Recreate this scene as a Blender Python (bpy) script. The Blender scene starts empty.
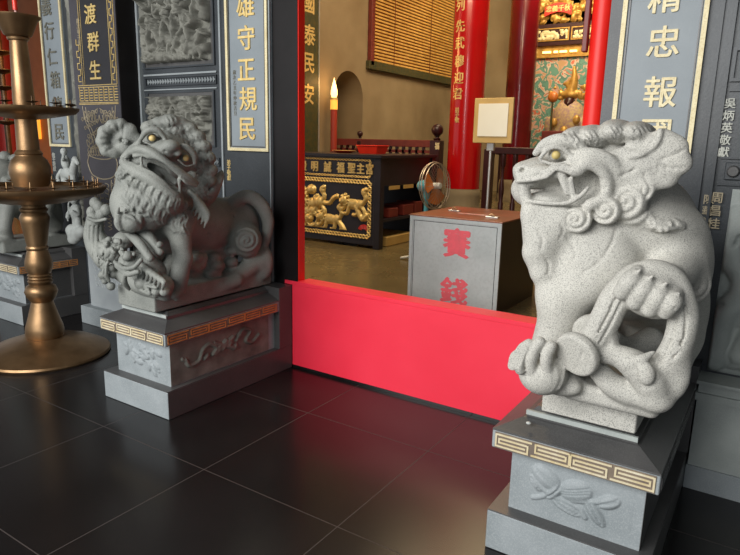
import bpy, math, random
import numpy as np
from mathutils import Vector, Matrix
R_=math.radians
# ------------------------------------------------------------------ camera, light, exposure
scn=bpy.context.scene
COL=scn.collection
CAM=np.array([0.,0.,1.55]); YAW,PIT,ROL,FPX=R_(-32.969),R_(-12.228),R_(1.3096),622.658
def cam_rows():
    f=np.array([math.sin(YAW)*math.cos(PIT),math.cos(YAW)*math.cos(PIT),math.sin(PIT)])
    rt=np.array([math.cos(YAW),-math.sin(YAW),0.]); up=np.cross(rt,f); c,s=math.cos(ROL),math.sin(ROL)
    return np.array([c*rt+s*up,-s*rt+c*up,f])
RW=cam_rows()
cd=bpy.data.cameras.new('camera'); cam=bpy.data.objects.new('camera',cd); COL.objects.link(cam)
M=Matrix.Identity(4)
for i in range(3):
    M[i][0]=RW[0][i]; M[i][1]=RW[1][i]; M[i][2]=-RW[2][i]; M[i][3]=CAM[i]
cam.matrix_world=M; cd.sensor_width=36; cd.lens=FPX/740*36; cd.clip_start=.05; cd.clip_end=200
scn.camera=cam
scn.view_settings.view_transform='Standard'; scn.view_settings.look='None'; scn.view_settings.gamma=1
scn.view_settings.exposure=0.0; scn.view_settings.use_curve_mapping=False
w=bpy.data.worlds.new('sky'); scn.world=w; w.use_nodes=True
bg=w.node_tree.nodes['Background']; bg.inputs[0].default_value=(.90,.95,1,1); bg.inputs[1].default_value=.6
def area(name,loc,tgt,sx,sy,power,color,spread=180):
    d=bpy.data.lights.new(name,'AREA'); d.shape='RECTANGLE'; d.size=sx; d.size_y=sy; d.energy=power; d.color=color; d.spread=R_(spread)
    o=bpy.data.objects.new(name,d); COL.objects.link(o); o.location=loc
    o.rotation_euler=(Vector(tgt)-Vector(loc)).to_track_quat('-Z','Y').to_euler(); return o
area('courtyard_daylight',(-2.9,-3.3,3.3),(-1.4,3.0,.9),5.5,3.0,560,(1.0,.99,.965))
area('hall_lamp_front',(-3.1,4.5,4.4),(-3.5,6.4,.8),2.0,1.2,135,(1,.80,.52))
area('hall_lamp_middle',(-3.3,8.2,5.0),(-4.6,8.8,0),2.5,2.0,140,(1,.76,.44))
area('altar_lamp',(-3.6,10.9,4.9),(-3.9,13.2,2.2),2.0,.8,165,(1,.82,.50))
area('side_shrine_lamp',(-8.2,5.0,3.4),(-8.2,7.2,1.5),1.5,1.0,110,(1,.55,.18))

def ray(x,y): return RW.T@np.array([(x-370)/FPX,-(y-277.5)/FPX,1.])
def T(px,py,d):           # a measured direction and a real horizontal distance from the viewpoint -> world point
    r=ray(px,py); return CAM+r*(d/math.hypot(r[0],r[1]))
def onY(px,py,Y): r=ray(px,py); return CAM+r*(Y/r[1])

# ------------------------------------------------------------------ materials
def mat(name,c1,rough=.5,metal=0,c2=None,scale=8,detail=4,bump=0,bscale=40,speck=None,spscale=220,spamt=.45,coat=0,emit=None,estr=0,spec=.5,rvar=0):
    m=bpy.data.materials.new(name); m.use_nodes=True; nt=m.node_tree; N=nt.nodes; L=nt.links
    b=N['Principled BSDF']; b.inputs['Roughness'].default_value=rough; b.inputs['Metallic'].default_value=metal
    b.inputs['Specular IOR Level'].default_value=spec
    b.inputs['Coat Weight'].default_value=coat
    tc=N.new('ShaderNodeTexCoord').outputs['Object']
    def noise(s,d=4):
        n=N.new('ShaderNodeTexNoise'); n.inputs['Scale'].default_value=s; n.inputs['Detail'].default_value=d; L.new(tc,n.inputs['Vector']); return n
    def ramp(src,p0,p1,a=(0,0,0,1),c=(1,1,1,1)):
        r=N.new('ShaderNodeValToRGB'); r.color_ramp.elements[0].position=p0; r.color_ramp.elements[1].position=p1
        r.color_ramp.elements[0].color=a; r.color_ramp.elements[1].color=c; L.new(src,r.inputs[0]); return r.outputs[0]
    if c2 is None: c2=tuple(x*.8 for x in c1)
    col=ramp(noise(scale,detail).outputs['Fac'],.3,.7,(*c2,1),(*c1,1))
    if speck:
        f=ramp(noise(spscale,2).outputs['Fac'],.5,.62)
        mx=N.new('ShaderNodeMix'); mx.data_type='RGBA'; ma=N.new('ShaderNodeMath'); ma.operation='MULTIPLY'; ma.inputs[1].default_value=spamt
        L.new(f,ma.inputs[0]); L.new(ma.outputs[0],mx.inputs[0]); L.new(col,mx.inputs[6]); mx.inputs[7].default_value=(*speck,1); col=mx.outputs[2]
    L.new(col,b.inputs['Base Color'])
    if rvar:
        r=N.new('ShaderNodeMapRange'); r.inputs[3].default_value=max(.02,rough-rvar); r.inputs[4].default_value=rough+rvar
        L.new(noise(scale*.7,5).outputs['Fac'],r.inputs[0]); L.new(r.outputs[0],b.inputs['Roughness'])
    if bump:
        bn=N.new('ShaderNodeBump'); bn.inputs['Strength'].default_value=bump; bn.inputs['Distance'].default_value=.004
        L.new(noise(bscale,5).outputs['Fac'],bn.inputs['Height']); L.new(bn.outputs[0],b.inputs['Normal'])
    if emit: b.inputs['Emission Color'].default_value=(*emit,1); b.inputs['Emission Strength'].default_value=estr
    m['io']=1
    return m
M={}
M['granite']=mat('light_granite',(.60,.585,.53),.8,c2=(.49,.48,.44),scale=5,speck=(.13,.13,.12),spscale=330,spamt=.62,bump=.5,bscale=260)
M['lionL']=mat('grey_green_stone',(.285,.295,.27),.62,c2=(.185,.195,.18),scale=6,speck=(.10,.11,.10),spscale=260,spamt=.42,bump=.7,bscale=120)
M['slate']=mat('blue_grey_stone',(.30,.33,.345),.62,c2=(.22,.25,.262),scale=6,speck=(.42,.45,.46),spscale=240,spamt=.35,bump=.2,bscale=120)
M['slate_r']=mat('grey_green_granite',(.40,.435,.415),.7,c2=(.29,.32,.31),scale=7,speck=(.42,.44,.42),spscale=200,spamt=.4,bump=.3,bscale=120)
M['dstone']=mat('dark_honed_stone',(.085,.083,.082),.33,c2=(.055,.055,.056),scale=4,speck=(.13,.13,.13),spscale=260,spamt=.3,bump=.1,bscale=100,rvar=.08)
M['wall']=mat('dark_slate_wall',(.043,.050,.058),.4,c2=(.026,.031,.036),scale=3,speck=(.10,.11,.115),spscale=240,spamt=.25,bump=.12,bscale=90,rvar=.08)
M['carve']=mat('carved_grey_stone',(.23,.23,.20),.75,c2=(.10,.10,.085),scale=9,bump=.4,bscale=90)
M['panel']=mat('pale_blue_slate',(.25,.285,.31),.5,c2=(.20,.232,.255),scale=4,speck=(.27,.30,.31),spamt=.3,bump=.1)
M['black']=mat('polished_black_granite',(.012,.011,.011),.16,c2=(.006,.006,.006),scale=5)
M['altargold']=mat('altar_gilding',(.66,.40,.10),.4,.35,c2=(.34,.17,.04),scale=9)
M['blackpillar']=mat('dark_door_stone',(.014,.012,.0125),.38,c2=(.009,.008,.008),scale=5,spec=.22)
M['gold']=mat('gold_leaf',(.86,.66,.28),.42,.35,c2=(.66,.46,.16),scale=30,bump=.2,bscale=60)
M['palegold']=mat('pale_gold_paint',(.78,.70,.45),.55,.1,c2=(.66,.56,.33),scale=14,speck=(.5,.38,.18),spscale=120)
M['fretgold']=mat('worn_gold_inlay',(.72,.66,.50),.6,.1,c2=(.60,.48,.26),scale=20)
M['fretgold_o']=mat('orange_gold_inlay',(.62,.28,.09),.55,.1,c2=(.45,.17,.05),scale=20)
M['fretbase']=mat('brown_inlay_ground',(.22,.17,.12),.7,c2=(.14,.11,.09),scale=20)
M['greytext']=mat('weathered_bronze_letters',(.20,.19,.15),.6,.2,c2=(.12,.12,.10),scale=30)
M['whitetext']=mat('faded_white_letters',(.55,.56,.50),.7,scale=30)
M['red']=mat('red_threshold_paint',(.90,.038,.075),.36,c2=(.84,.028,.06),scale=3,bump=.05,bscale=20,rvar=.06)
M['jamb']=mat('red_lacquer',(.88,.02,.010),.38,c2=(.78,.014,.008),scale=3,spec=.3)
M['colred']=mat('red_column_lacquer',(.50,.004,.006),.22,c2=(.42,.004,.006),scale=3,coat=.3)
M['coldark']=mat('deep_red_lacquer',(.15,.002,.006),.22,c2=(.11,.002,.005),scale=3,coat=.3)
M['brass']=mat('old_brass',(.33,.205,.105),.40,.85,c2=(.21,.125,.06),scale=7,bump=.12,bscale=60,rvar=.09)
M['brassdark']=mat('dark_brass',(.14,.085,.05),.45,.85,c2=(.08,.05,.03),scale=10,bump=.2)  # darker brass for the upper pins and the tiered tower
M['maroon']=mat('dark_maroon_wood',(.045,.010,.012),.35,c2=(.028,.007,.009),scale=8)
M['redwood']=mat('dull_red_wood',(.20,.03,.022),.5,c2=(.14,.02,.016),scale=8)
M['ebony']=mat('black_brown_lacquer',(.022,.018,.026),.35,c2=(.012,.010,.015),scale=6)
M['sand']=mat('sand_plaster',(.34,.26,.16),.8,c2=(.24,.175,.10),scale=1.6,detail=6,bump=.2,bscale=10)
M['sanddark']=mat('shaded_niche_stone',(.25,.20,.13),.8,c2=(.18,.14,.09),scale=3)
M['blind']=mat('bamboo_slat',(.80,.47,.13),.5,c2=(.58,.31,.07),scale=9)
M['intfloor']=mat('worn_olive_floor',(.15,.115,.055),.26,c2=(.10,.075,.036),scale=2.2,detail=6,rvar=.1)
M['tray']=mat('red_plastic',(.80,.035,.015),.35)
M['candle']=mat('red_wax',(.42,.05,.03),.4)
M['flame']=mat('lit_flame_bulb',(1,.75,.35),.4,emit=(1,.60,.20),estr=3.2)
M['goldlit']=mat('lit_gold_band',(.9,.5,.1),.4,emit=(1,.45,.06),estr=.9)
M['box']=mat('scuffed_grey_metal',(.47,.51,.50),.5,.1,c2=(.38,.42,.41),scale=5,speck=(.2,.2,.2),spscale=45,spamt=.12,rvar=.1)
M['boxtop']=mat('worn_red_brown_lid',(.26,.075,.04),.35,c2=(.15,.06,.035),scale=6)
M['boxdark']=mat('black_metal_side',(.018,.014,.014),.4)
M['pink']=mat('faded_red_paint',(.80,.10,.13),.6,c2=(.65,.10,.12),scale=25)
M['sticker']=mat('pale_sticker',(.75,.55,.50),.5,c2=(.45,.12,.10),scale=40)
M['paper']=mat('cream_paper',(.80,.78,.66),.6,c2=(.76,.73,.60),scale=3)
M['ochre']=mat('ochre_board',(.56,.38,.13),.6,c2=(.48,.31,.10),scale=6)
M['steel']=mat('pale_steel',(.62,.62,.60),.3,.6)
M['fanblue']=mat('pale_blue_plastic',(.12,.48,.62),.4)
M['fanwhite']=mat('white_plastic',(.70,.72,.70),.4)
M['fanorange']=mat('amber_fan_blade',(.62,.19,.04),.3)
M['wire']=mat('fan_wire',(.42,.36,.30),.4,.6)
M['green']=mat('dark_green_lacquer',(.035,.05,.026),.5,c2=(.09,.07,.02),scale=18)
M['orange']=mat('orange_plaster',(.50,.17,.045),.7,c2=(.36,.11,.03),scale=2)
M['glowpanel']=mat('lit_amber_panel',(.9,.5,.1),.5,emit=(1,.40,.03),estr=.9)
M['shrinered']=mat('shrine_red',(.30,.012,.008),.5)
M['ceil']=mat('dark_timber_ceiling',(.06,.045,.035),.8)
M['paving']=mat('courtyard_paving',(.30,.30,.29),.85,c2=(.24,.24,.23),scale=2)
M['lotus']=mat('engraved_gilding',(.42,.36,.25),.6,.2,c2=(.34,.29,.20),scale=20)
M['engrave']=mat('pale_engraving',(.52,.56,.56),.7)
M['robe']=mat('embroidered_robe',(.30,.17,.22),.6,c2=(.55,.42,.18),scale=22)
M['pierface']=mat('purple_grey_slate',(.062,.057,.068),.4,c2=(.042,.039,.047),scale=4,speck=(.14,.13,.14),spamt=.3)
M['pierdark']=mat('inscription_ground',(.022,.02,.024),.35)
M['pierbase']=mat('pale_grey_pier_base',(.36,.39,.40),.65,c2=(.28,.31,.33),scale=5,bump=.1)
M['whitestone']=mat('pale_carved_stone',(.50,.53,.51),.7,c2=(.32,.34,.33),scale=12,bump=.3)
M['seal']=mat('red_lacquer_plaque',(.70,.03,.015),.4)
# polished floor with tile joints
def tile_floor():
    m=mat('black_polished_tiles',(.014,.0122,.0125),.23,c2=(.008,.0072,.0075),scale=2.2,detail=7,rvar=.05,spec=.40)
    nt=m.node_tree; N=nt.nodes; L=nt.links; b=N['Principled BSDF']
    g=N.new('ShaderNodeNewGeometry'); sp=N.new('ShaderNodeSeparateXYZ'); L.new(g.outputs['Position'],sp.inputs[0])
    outs=[]
    for ax,off in ((0,-2.13),(1,1.86)):
        a=N.new('ShaderNodeMath'); a.operation='SUBTRACT'; L.new(sp.outputs[ax],a.inputs[0]); a.inputs[1].default_value=off
        p=N.new('ShaderNodeMath'); p.operation='PINGPONG'; L.new(a.outputs[0],p.inputs[0]); p.inputs[1].default_value=.3955
        c=N.new('ShaderNodeMath'); c.operation='LESS_THAN'; L.new(p.outputs[0],c.inputs[0]); c.inputs[1].default_value=.0022; outs.append(c.outputs[0])
    mx=N.new('ShaderNodeMath'); mx.operation='MAXIMUM'; L.new(outs[0],mx.inputs[0]); L.new(outs[1],mx.inputs[1])
    src=b.inputs['Base Color'].links[0].from_socket
    mc=N.new('ShaderNodeMix'); mc.data_type='RGBA'; L.new(mx.outputs[0],mc.inputs[0]); L.new(src,mc.inputs[6]); mc.inputs[7].default_value=(.055,.045,.042,1)
    L.new(mc.outputs[2],b.inputs['Base Color'])
    rs=b.inputs['Roughness'].links[0].from_socket
    mr=N.new('ShaderNodeMix'); L.new(mx.outputs[0],mr.inputs[0]); L.new(rs,mr.inputs[2]); mr.inputs[3].default_value=.7
    L.new(mr.outputs[0],b.inputs['Roughness']); return m
M['tiles']=tile_floor()
def mural_mat():
    m=bpy.data.materials.new('painted_mural'); m.use_nodes=True; nt=m.node_tree; N=nt.nodes; L=nt.links; b=N['Principled BSDF']; b.inputs['Roughness'].default_value=.5
    tc=N.new('ShaderNodeTexCoord'); n=N.new('ShaderNodeTexNoise'); n.inputs['Scale'].default_value=5.5; n.inputs['Detail'].default_value=2.5; n.inputs['Distortion'].default_value=.8
    L.new(tc.outputs['Object'],n.inputs['Vector']); r=N.new('ShaderNodeValToRGB'); L.new(n.outputs['Fac'],r.inputs[0]); cr=r.color_ramp; cr.interpolation='CONSTANT'
    stops=[(0,(.50,.30,.16)),(.38,(.62,.36,.30)),(.44,(.13,.30,.25)),(.52,(.10,.22,.20)),(.56,(.62,.50,.42)),(.61,(.60,.16,.10)),(.66,(.20,.36,.32))]
    cr.elements[0].position=0; cr.elements[0].color=(*stops[0][1],1); cr.elements[1].position=stops[-1][0]; cr.elements[1].color=(*stops[-1][1],1)
    for p,c in stops[1:-1]: e=cr.elements.new(p); e.color=(*c,1)
    L.new(r.outputs[0],b.inputs['Base Color']); return m
M['mural']=mural_mat()

# ------------------------------------------------------------------ object helpers
def link(name,V,F,mt,parent=None,smooth=False):
    me=bpy.data.meshes.new(name); me.from_pydata([tuple(map(float,v)) for v in V],[],[tuple(map(int,f)) for f in F]); me.update()
    return linkme(name,me,mt,parent,smooth)
def linkme(name,me,mt,parent=None,smooth=False):
    if smooth: me.polygons.foreach_set('use_smooth',[True]*len(me.polygons))
    me.materials.append(M[mt] if isinstance(mt,str) else mt)
    o=bpy.data.objects.new(name,me); COL.objects.link(o)
    if parent is not None:
        o.parent=parent; o.matrix_parent_inverse=parent_inv(parent)
    return o
def wm(o):
    m=o.matrix_basis
    return (wm(o.parent)@o.matrix_parent_inverse@m) if o.parent else m
def parent_inv(p): return wm(p).inverted()
def tag(o,label,cat,group=None):
    o['label']=label; o['category']=cat
    if group: o['group']=group
    return o
def empty(name,loc,label,cat,group=None):
    o=bpy.data.objects.new(name,None); COL.objects.link(o); o.location=tuple(map(float,loc)); o.empty_display_size=.1
    return tag(o,label,cat,group)
def struct(o): o['kind']='structure'; return o
class MB:
    def __init__(s): s.V=[]; s.F=[]
    def add(s,V,F):
        n=len(s.V); s.V+= [tuple(v) for v in V]; s.F+= [tuple(i+n for i in f) for f in F]; return s
    def box(s,x0,x1,y0,y1,z0,z1,b=0):
        if b:
            # chamfered box: three crossing slabs' hull
            V=[];idx={}
            for sx in (0,1):
                for sy in (0,1):
                    for sz in (0,1):
                        X=(x0,x1)[sx];Y=(y0,y1)[sy];Z=(z0,z1)[sz];dx=b if sx==0 else -b;dy=b if sy==0 else -b;dz=b if sz==0 else -b
                        idx[sx,sy,sz]=len(V); V+=[(X,Y+dy,Z+dz),(X+dx,Y,Z+dz),(X+dx,Y+dy,Z)]
            F=[]
            def i(a,k): return idx[a]+k
            for s_ in (0,1):
                q=[(s_,0,0),(s_,1,0),(s_,1,1),(s_,0,1)]; F.append([i(a,0) for a in (q if s_ else q[::-1])])
                q=[(0,s_,0),(1,s_,0),(1,s_,1),(0,s_,1)]; F.append([i(a,1) for a in (q[::-1] if s_ else q)])
                q=[(0,0,s_),(1,0,s_),(1,1,s_),(0,1,s_)]; F.append([i(a,2) for a in (q if s_ else q[::-1])])
            for a in (0,1):
                for c in (0,1):
                    F.append([i((a,c,0),0),i((a,c,1),0),i((a,c,1),1),i((a,c,0),1)])
                    F.append([i((a,0,c),0),i((a,1,c),0),i((a,1,c),2),i((a,0,c),2)])
                    F.append([i((0,a,c),1),i((1,a,c),1),i((1,a,c),2),i((0,a,c),2)])
            for k in idx.values(): F.append([k,k+1,k+2])
            s.fix=True
            return s.add(V,F)
        V=[(x,y,z) for x in (x0,x1) for y in (y0,y1) for z in (z0,z1)]
        return s.add(V,[(0,1,3,2),(4,6,7,5),(0,4,5,1),(2,3,7,6),(0,2,6,4),(1,5,7,3)])
    def prism(s,poly,axis,a0,a1):   # poly in the two other axes
        n=len(poly); f=lambda p,a:(a,p[0],p[1]) if axis=='x' else ((p[0],a,p[1]) if axis=='y' else (p[0],p[1],a))
        s.add([f(p,a0) for p in poly]+[f(p,a1) for p in poly],[tuple(range(n))[::-1],tuple(range(n,2*n))]+[(i,(i+1)%n,n+(i+1)%n,n+i) for i in range(n)]); s.fix=True; return s
    def lathe(s,prof,c=(0,0,0),n=48,ax='z'):
        V=[];F=[]
        for r,z in prof:
            for k in range(n):
                a=2*math.pi*k/n; V.append((c[0]+r*math.cos(a),c[1]+r*math.sin(a),c[2]+z) if ax=='z' else ((c[0]+r*math.cos(a),c[1]+z,c[2]+r*math.sin(a)) if ax=='y' else (c[0]+z,c[1]+r*math.cos(a),c[2]+r*math.sin(a))))
        for j in range(len(prof)-1):
            for k in range(n): F.append((j*n+k,j*n+(k+1)%n,(j+1)*n+(k+1)%n,(j+1)*n+k))
        F.append(tuple(range(n))[::-1]); F.append(tuple(range((len(prof)-1)*n,len(prof)*n))); s.fix=True
        return s.add(V,F)
    def tube(s,pts,r,n=8,close=False):
        P=[Vector(p) for p in pts]; m=len(P); rr=r if isinstance(r,(list,tuple)) else [r]*m; V=[];F=[]; up=None
        for i,p in enumerate(P):
            if close: t=(P[(i+1)%m]-P[i-1])
            else: t=(P[min(i+1,m-1)]-P[max(i-1,0)])
            t.normalize()
            if up is None: up=Vector((0,0,1)) if abs(t.z)<.9 else Vector((1,0,0))
            a=t.cross(up).normalized(); b=a.cross(t).normalized(); up=b
            for k in range(n):
                q=2*math.pi*k/n; V.append(p+(a*math.cos(q)+b*math.sin(q))*rr[i])
        e=m if close else m-1
        for i in range(e):
            j=(i+1)%m
            for k in range(n): F.append((i*n+k,i*n+(k+1)%n,j*n+(k+1)%n,j*n+k))
        if not close: F.append(tuple(range(n))[::-1]); F.append(tuple(range((m-1)*n,m*n)))
        s.fix=True
        return s.add(V,F)
    def ball(s,c,r,n=12,sc=(1,1,1)):
        prof=[(max(1e-4,r*math.sin(math.pi*i/n)),-r*math.cos(math.pi*i/n)) for i in range(n+1)]
        k0=len(s.V); s.lathe(prof,(0,0,0),n*2)
        for i in range(k0,len(s.V)): v=s.V[i]; s.V[i]=(c[0]+v[0]*sc[0],c[1]+v[1]*sc[1],c[2]+v[2]*sc[2])
        return s
    def rect2d(s,pts,wd,y,th=.002):  # flat bars following a polyline in x,z on a plane facing -y
        for (x0,z0),(x1,z1) in zip(pts[:-1],pts[1:]):
            s.box(min(x0,x1)-wd/2,max(x0,x1)+wd/2,y-th,y,min(z0,z1)-wd/2,max(z0,z1)+wd/2)
        return s
    def xf(s,fn): s.V=[tuple(fn(np.array(v))) for v in s.V]; s.fix=True; return s
    def build(s,name,mt,parent=None,smooth=False):
        o=link(name,s.V,s.F,mt,parent,smooth)
        import bmesh
        b=bmesh.new(); b.from_mesh(o.data); bmesh.ops.recalc_face_normals(b,faces=b.faces); b.to_mesh(o.data); b.free()
        if smooth:
            try: o.data.set_sharp_from_angle(angle=R_(38))
            except Exception: pass
        return o
def spline(pts,n=8):
    P=[np.array(p,float) for p in pts]; P=[2*P[0]-P[1]]+P+[2*P[-1]-P[-2]]; out=[]
    for i in range(1,len(P)-2):
        for k in range(n):
            t=k/n; out.append(.5*((2*P[i])+(-P[i-1]+P[i+1])*t+(2*P[i-1]-5*P[i]+4*P[i+1]-P[i+2])*t*t+(-P[i-1]+3*P[i]-3*P[i+1]+P[i+2])*t**3))
    out.append(P[-2]); return out
# text facing: 'y' faces -y, 'x' faces +x
def text(body,h,mt,parent,name,x,y,z,face='y',bold=.02,ext=.004,sx=1.,bend=None,shear=0,spacing=1.):
    cu=bpy.data.curves.new('t','FONT'); cu.body=body; cu.size=h; cu.align_x='CENTER'; cu.align_y='CENTER'; cu.extrude=ext; cu.space_line=spacing; cu.resolution_u=3; cu.shear=shear
    to=bpy.data.objects.new('t',cu); COL.objects.link(to); dg=bpy.context.evaluated_depsgraph_get(); dg.update()
    me=bpy.data.meshes.new_from_object(to.evaluated_get(dg)); bpy.data.objects.remove(to); bpy.data.curves.remove(cu)
    if bold and len(me.polygons):
        V=[tuple(v.co) for v in me.vertices]; F=[tuple(p.vertices) for p in me.polygons]; n0=len(V); VV=[];FF=[]
        for i,(a,b) in enumerate(((0,0),(1,0),(-1,0),(0,.8),(0,-.8))):
            VV+=[(x_+a*bold*h*.7,y_+b*bold*h*.7,z_+i*1e-5) for x_,y_,z_ in V]; FF+=[tuple(k+i*n0 for k in f) for f in F]
        bpy.data.meshes.remove(me); me=bpy.data.meshes.new(name); me.from_pydata(VV,[],FF); me.update()
    n=len(me.vertices); co=np.empty(n*3,'f'); me.vertices.foreach_get('co',co); co=co.reshape(-1,3)
    if n:
        c=(co.max(0)+co.min(0))/2; co[:,0]-=c[0]; co[:,1]-=c[1]; co[:,0]*=sx
    out=np.empty_like(co)
    if bend: r=bend[0]; a0=bend[1]; a=a0+co[:,0]/r; out[:,0]=x+(r+co[:,2])*np.sin(a); out[:,1]=y-(r+co[:,2])*np.cos(a); out[:,2]=z+co[:,1]
    elif face=='y': out[:,0]=x+co[:,0]; out[:,1]=y-co[:,2]; out[:,2]=z+co[:,1]
    else: out[:,0]=x+co[:,2]; out[:,1]=y+co[:,0]; out[:,2]=z+co[:,1]
    me.vertices.foreach_set('co',out.ravel()); me.update(); me.materials.clear()
    return linkme(name,me,mt,parent)

# ------------------------------------------------------------------ carved relief as a height field
class Relief:
    def __init__(s,w,h,res=.006):
        s.w,s.h=w,h; s.nu=max(8,int(w/res)); s.nv=max(8,int(h/res)); s.U,s.V=np.meshgrid(np.linspace(0,w,s.nu+1),np.linspace(0,h,s.nv+1)); s.H=np.zeros_like(s.U)
    def dome(s,u,v,ru,rv,a=0,h=.02,p=.5,base=0):
        c,sn=math.cos(a),math.sin(a); x=((s.U-u)*c+(s.V-v)*sn)/ru; y=(-(s.U-u)*sn+(s.V-v)*c)/rv; q=1-x*x-y*y
        s.H=np.maximum(s.H,np.where(q>0,base+h*np.clip(q,0,1)**p,0)); return s
    def stroke(s,pts,w,h=.012,base=0,curve=True,cut=False,taper=False):
        if curve and len(pts)>2: pts=spline(pts,5)
        best=np.full(s.U.shape,1e9); n=len(pts)
        for i in range(n-1):
            a=np.array(pts[i],float); b=np.array(pts[i+1],float); d=b-a; L=d@d+1e-12
            t=np.clip(((s.U-a[0])*d[0]+(s.V-a[1])*d[1])/L,0,1); dist=np.hypot(s.U-a[0]-t*d[0],s.V-a[1]-t*d[1])
            ww=w*(1-.75*(i+t)/(n-1)) if taper else w
            best=np.minimum(best,dist/ww)
        q=np.sqrt(np.clip(1-best**2,0,1))
        if cut: s.H=s.H-h*q
        else: s.H=np.maximum(s.H,np.where(best<1,base+h*q,0))
        return s
    def person(s,u,v,k,a=0,h=.03,flip=1,base=0):
        c,sn=math.cos(a),math.sin(a); g=lambda x,y:(u+k*(x*flip*c-y*sn),v+k*(x*flip*sn+y*c))
        s.dome(*g(0,.0),.20*k,.32*k,a,h,base=base); s.dome(*g(0,.42),.13*k,.15*k,a,h*1.25,base=base); s.dome(*g(0,.58),.09*k,.07*k,a,h,base=base)
        s.stroke([g(-.05,-.2),g(-.22,-.5),g(-.16,-.85)],.09*k,h*.9,base); s.stroke([g(.05,-.2),g(.25,-.45),g(.34,-.8)],.09*k,h*.9,base)
        s.stroke([g(-.16,.2),g(-.36,.02),g(-.2,-.12)],.07*k,h*1.1,base); s.stroke([g(.16,.2),g(.38,.15),g(.46,.42)],.07*k,h*1.1,base)
        for q in (-.1,0,.1): s.stroke([g(q,.1),g(q*1.4,-.25)],.014*k,h*.3,cut=True,curve=False)
        s.stroke([g(-.2,-.05),g(.2,-.05)],.02*k,h*.35,cut=True,curve=False)
        s.dome(*g(0,.40),.05*k,.06*k,a,h*1.35,base=base)
    def horse(s,u,v,k,a=0,h=.035,flip=1,base=0):
        c,sn=math.cos(a),math.sin(a); g=lambda x,y:(u+k*(x*flip*c-y*sn),v+k*(x*flip*sn+y*c))
        s.dome(*g(0,0),.42*k,.2*k,a,h,base=base); s.stroke([g(.3,.05),g(.46,.3),g(.5,.42)],.12*k,h,base); s.stroke([g(.48,.42),g(.68,.3)],.08*k,h*1.1,base)
        for x0,x1 in ((.3,.42),(.2,.1),(-.3,-.25),(-.34,-.5)): s.stroke([g(x0,-.1),g(x1,-.35),g(x1-.06,-.6)],.06*k,h*.9,base)
        s.stroke([g(-.4,.08),g(-.6,.0),g(-.62,-.3)],.06*k,h*.8,base)
        for q in range(5): s.stroke([g(.3+.04*q,.12+.06*q),g(.2+.05*q,.16+.07*q)],.012*k,h*.3,cut=True,curve=False)
    def noise(s,amp,cell,seed=0):
        r=np.random.RandomState(seed); nx=int(s.w/cell)+3; ny=int(s.h/cell)+3; g=r.rand(ny,nx); x=s.U/cell; y=s.V/cell; i=x.astype(int); j=y.astype(int); fx=x-i; fy=y-j; fx=fx*fx*(3-2*fx); fy=fy*fy*(3-2*fy)
        s.H=s.H+amp*((g[j,i]*(1-fx)+g[j,i+1]*fx)*(1-fy)+(g[j+1,i]*(1-fx)+g[j+1,i+1]*fx)*fy); return s
    def build(s,name,mt,parent,x0,y,z0,face='y',mask=False):
        H=np.maximum(s.H,0); H[0]=H[-1]=0; H[:,0]=H[:,-1]=0; n=s.nu+1
        if face=='y': V=np.stack([x0+s.U,y-H,z0+s.V],-1)
        else: V=np.stack([y+H,x0+s.U,z0+s.V],-1)
        F=[]
        i=np.arange(s.nu); j=np.arange(s.nv); I,J=np.meshgrid(i,j); a=J*n+I; F=np.stack([a,a+1,a+n+1,a+n],-1)
        if mask:
            keep=(H[:-1,:-1]+H[1:,:-1]+H[:-1,1:]+H[1:,1:])>0; F=F[keep]
        o=link(name,V.reshape(-1,3),F.reshape(-1,4),mt,parent,True); return o

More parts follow.
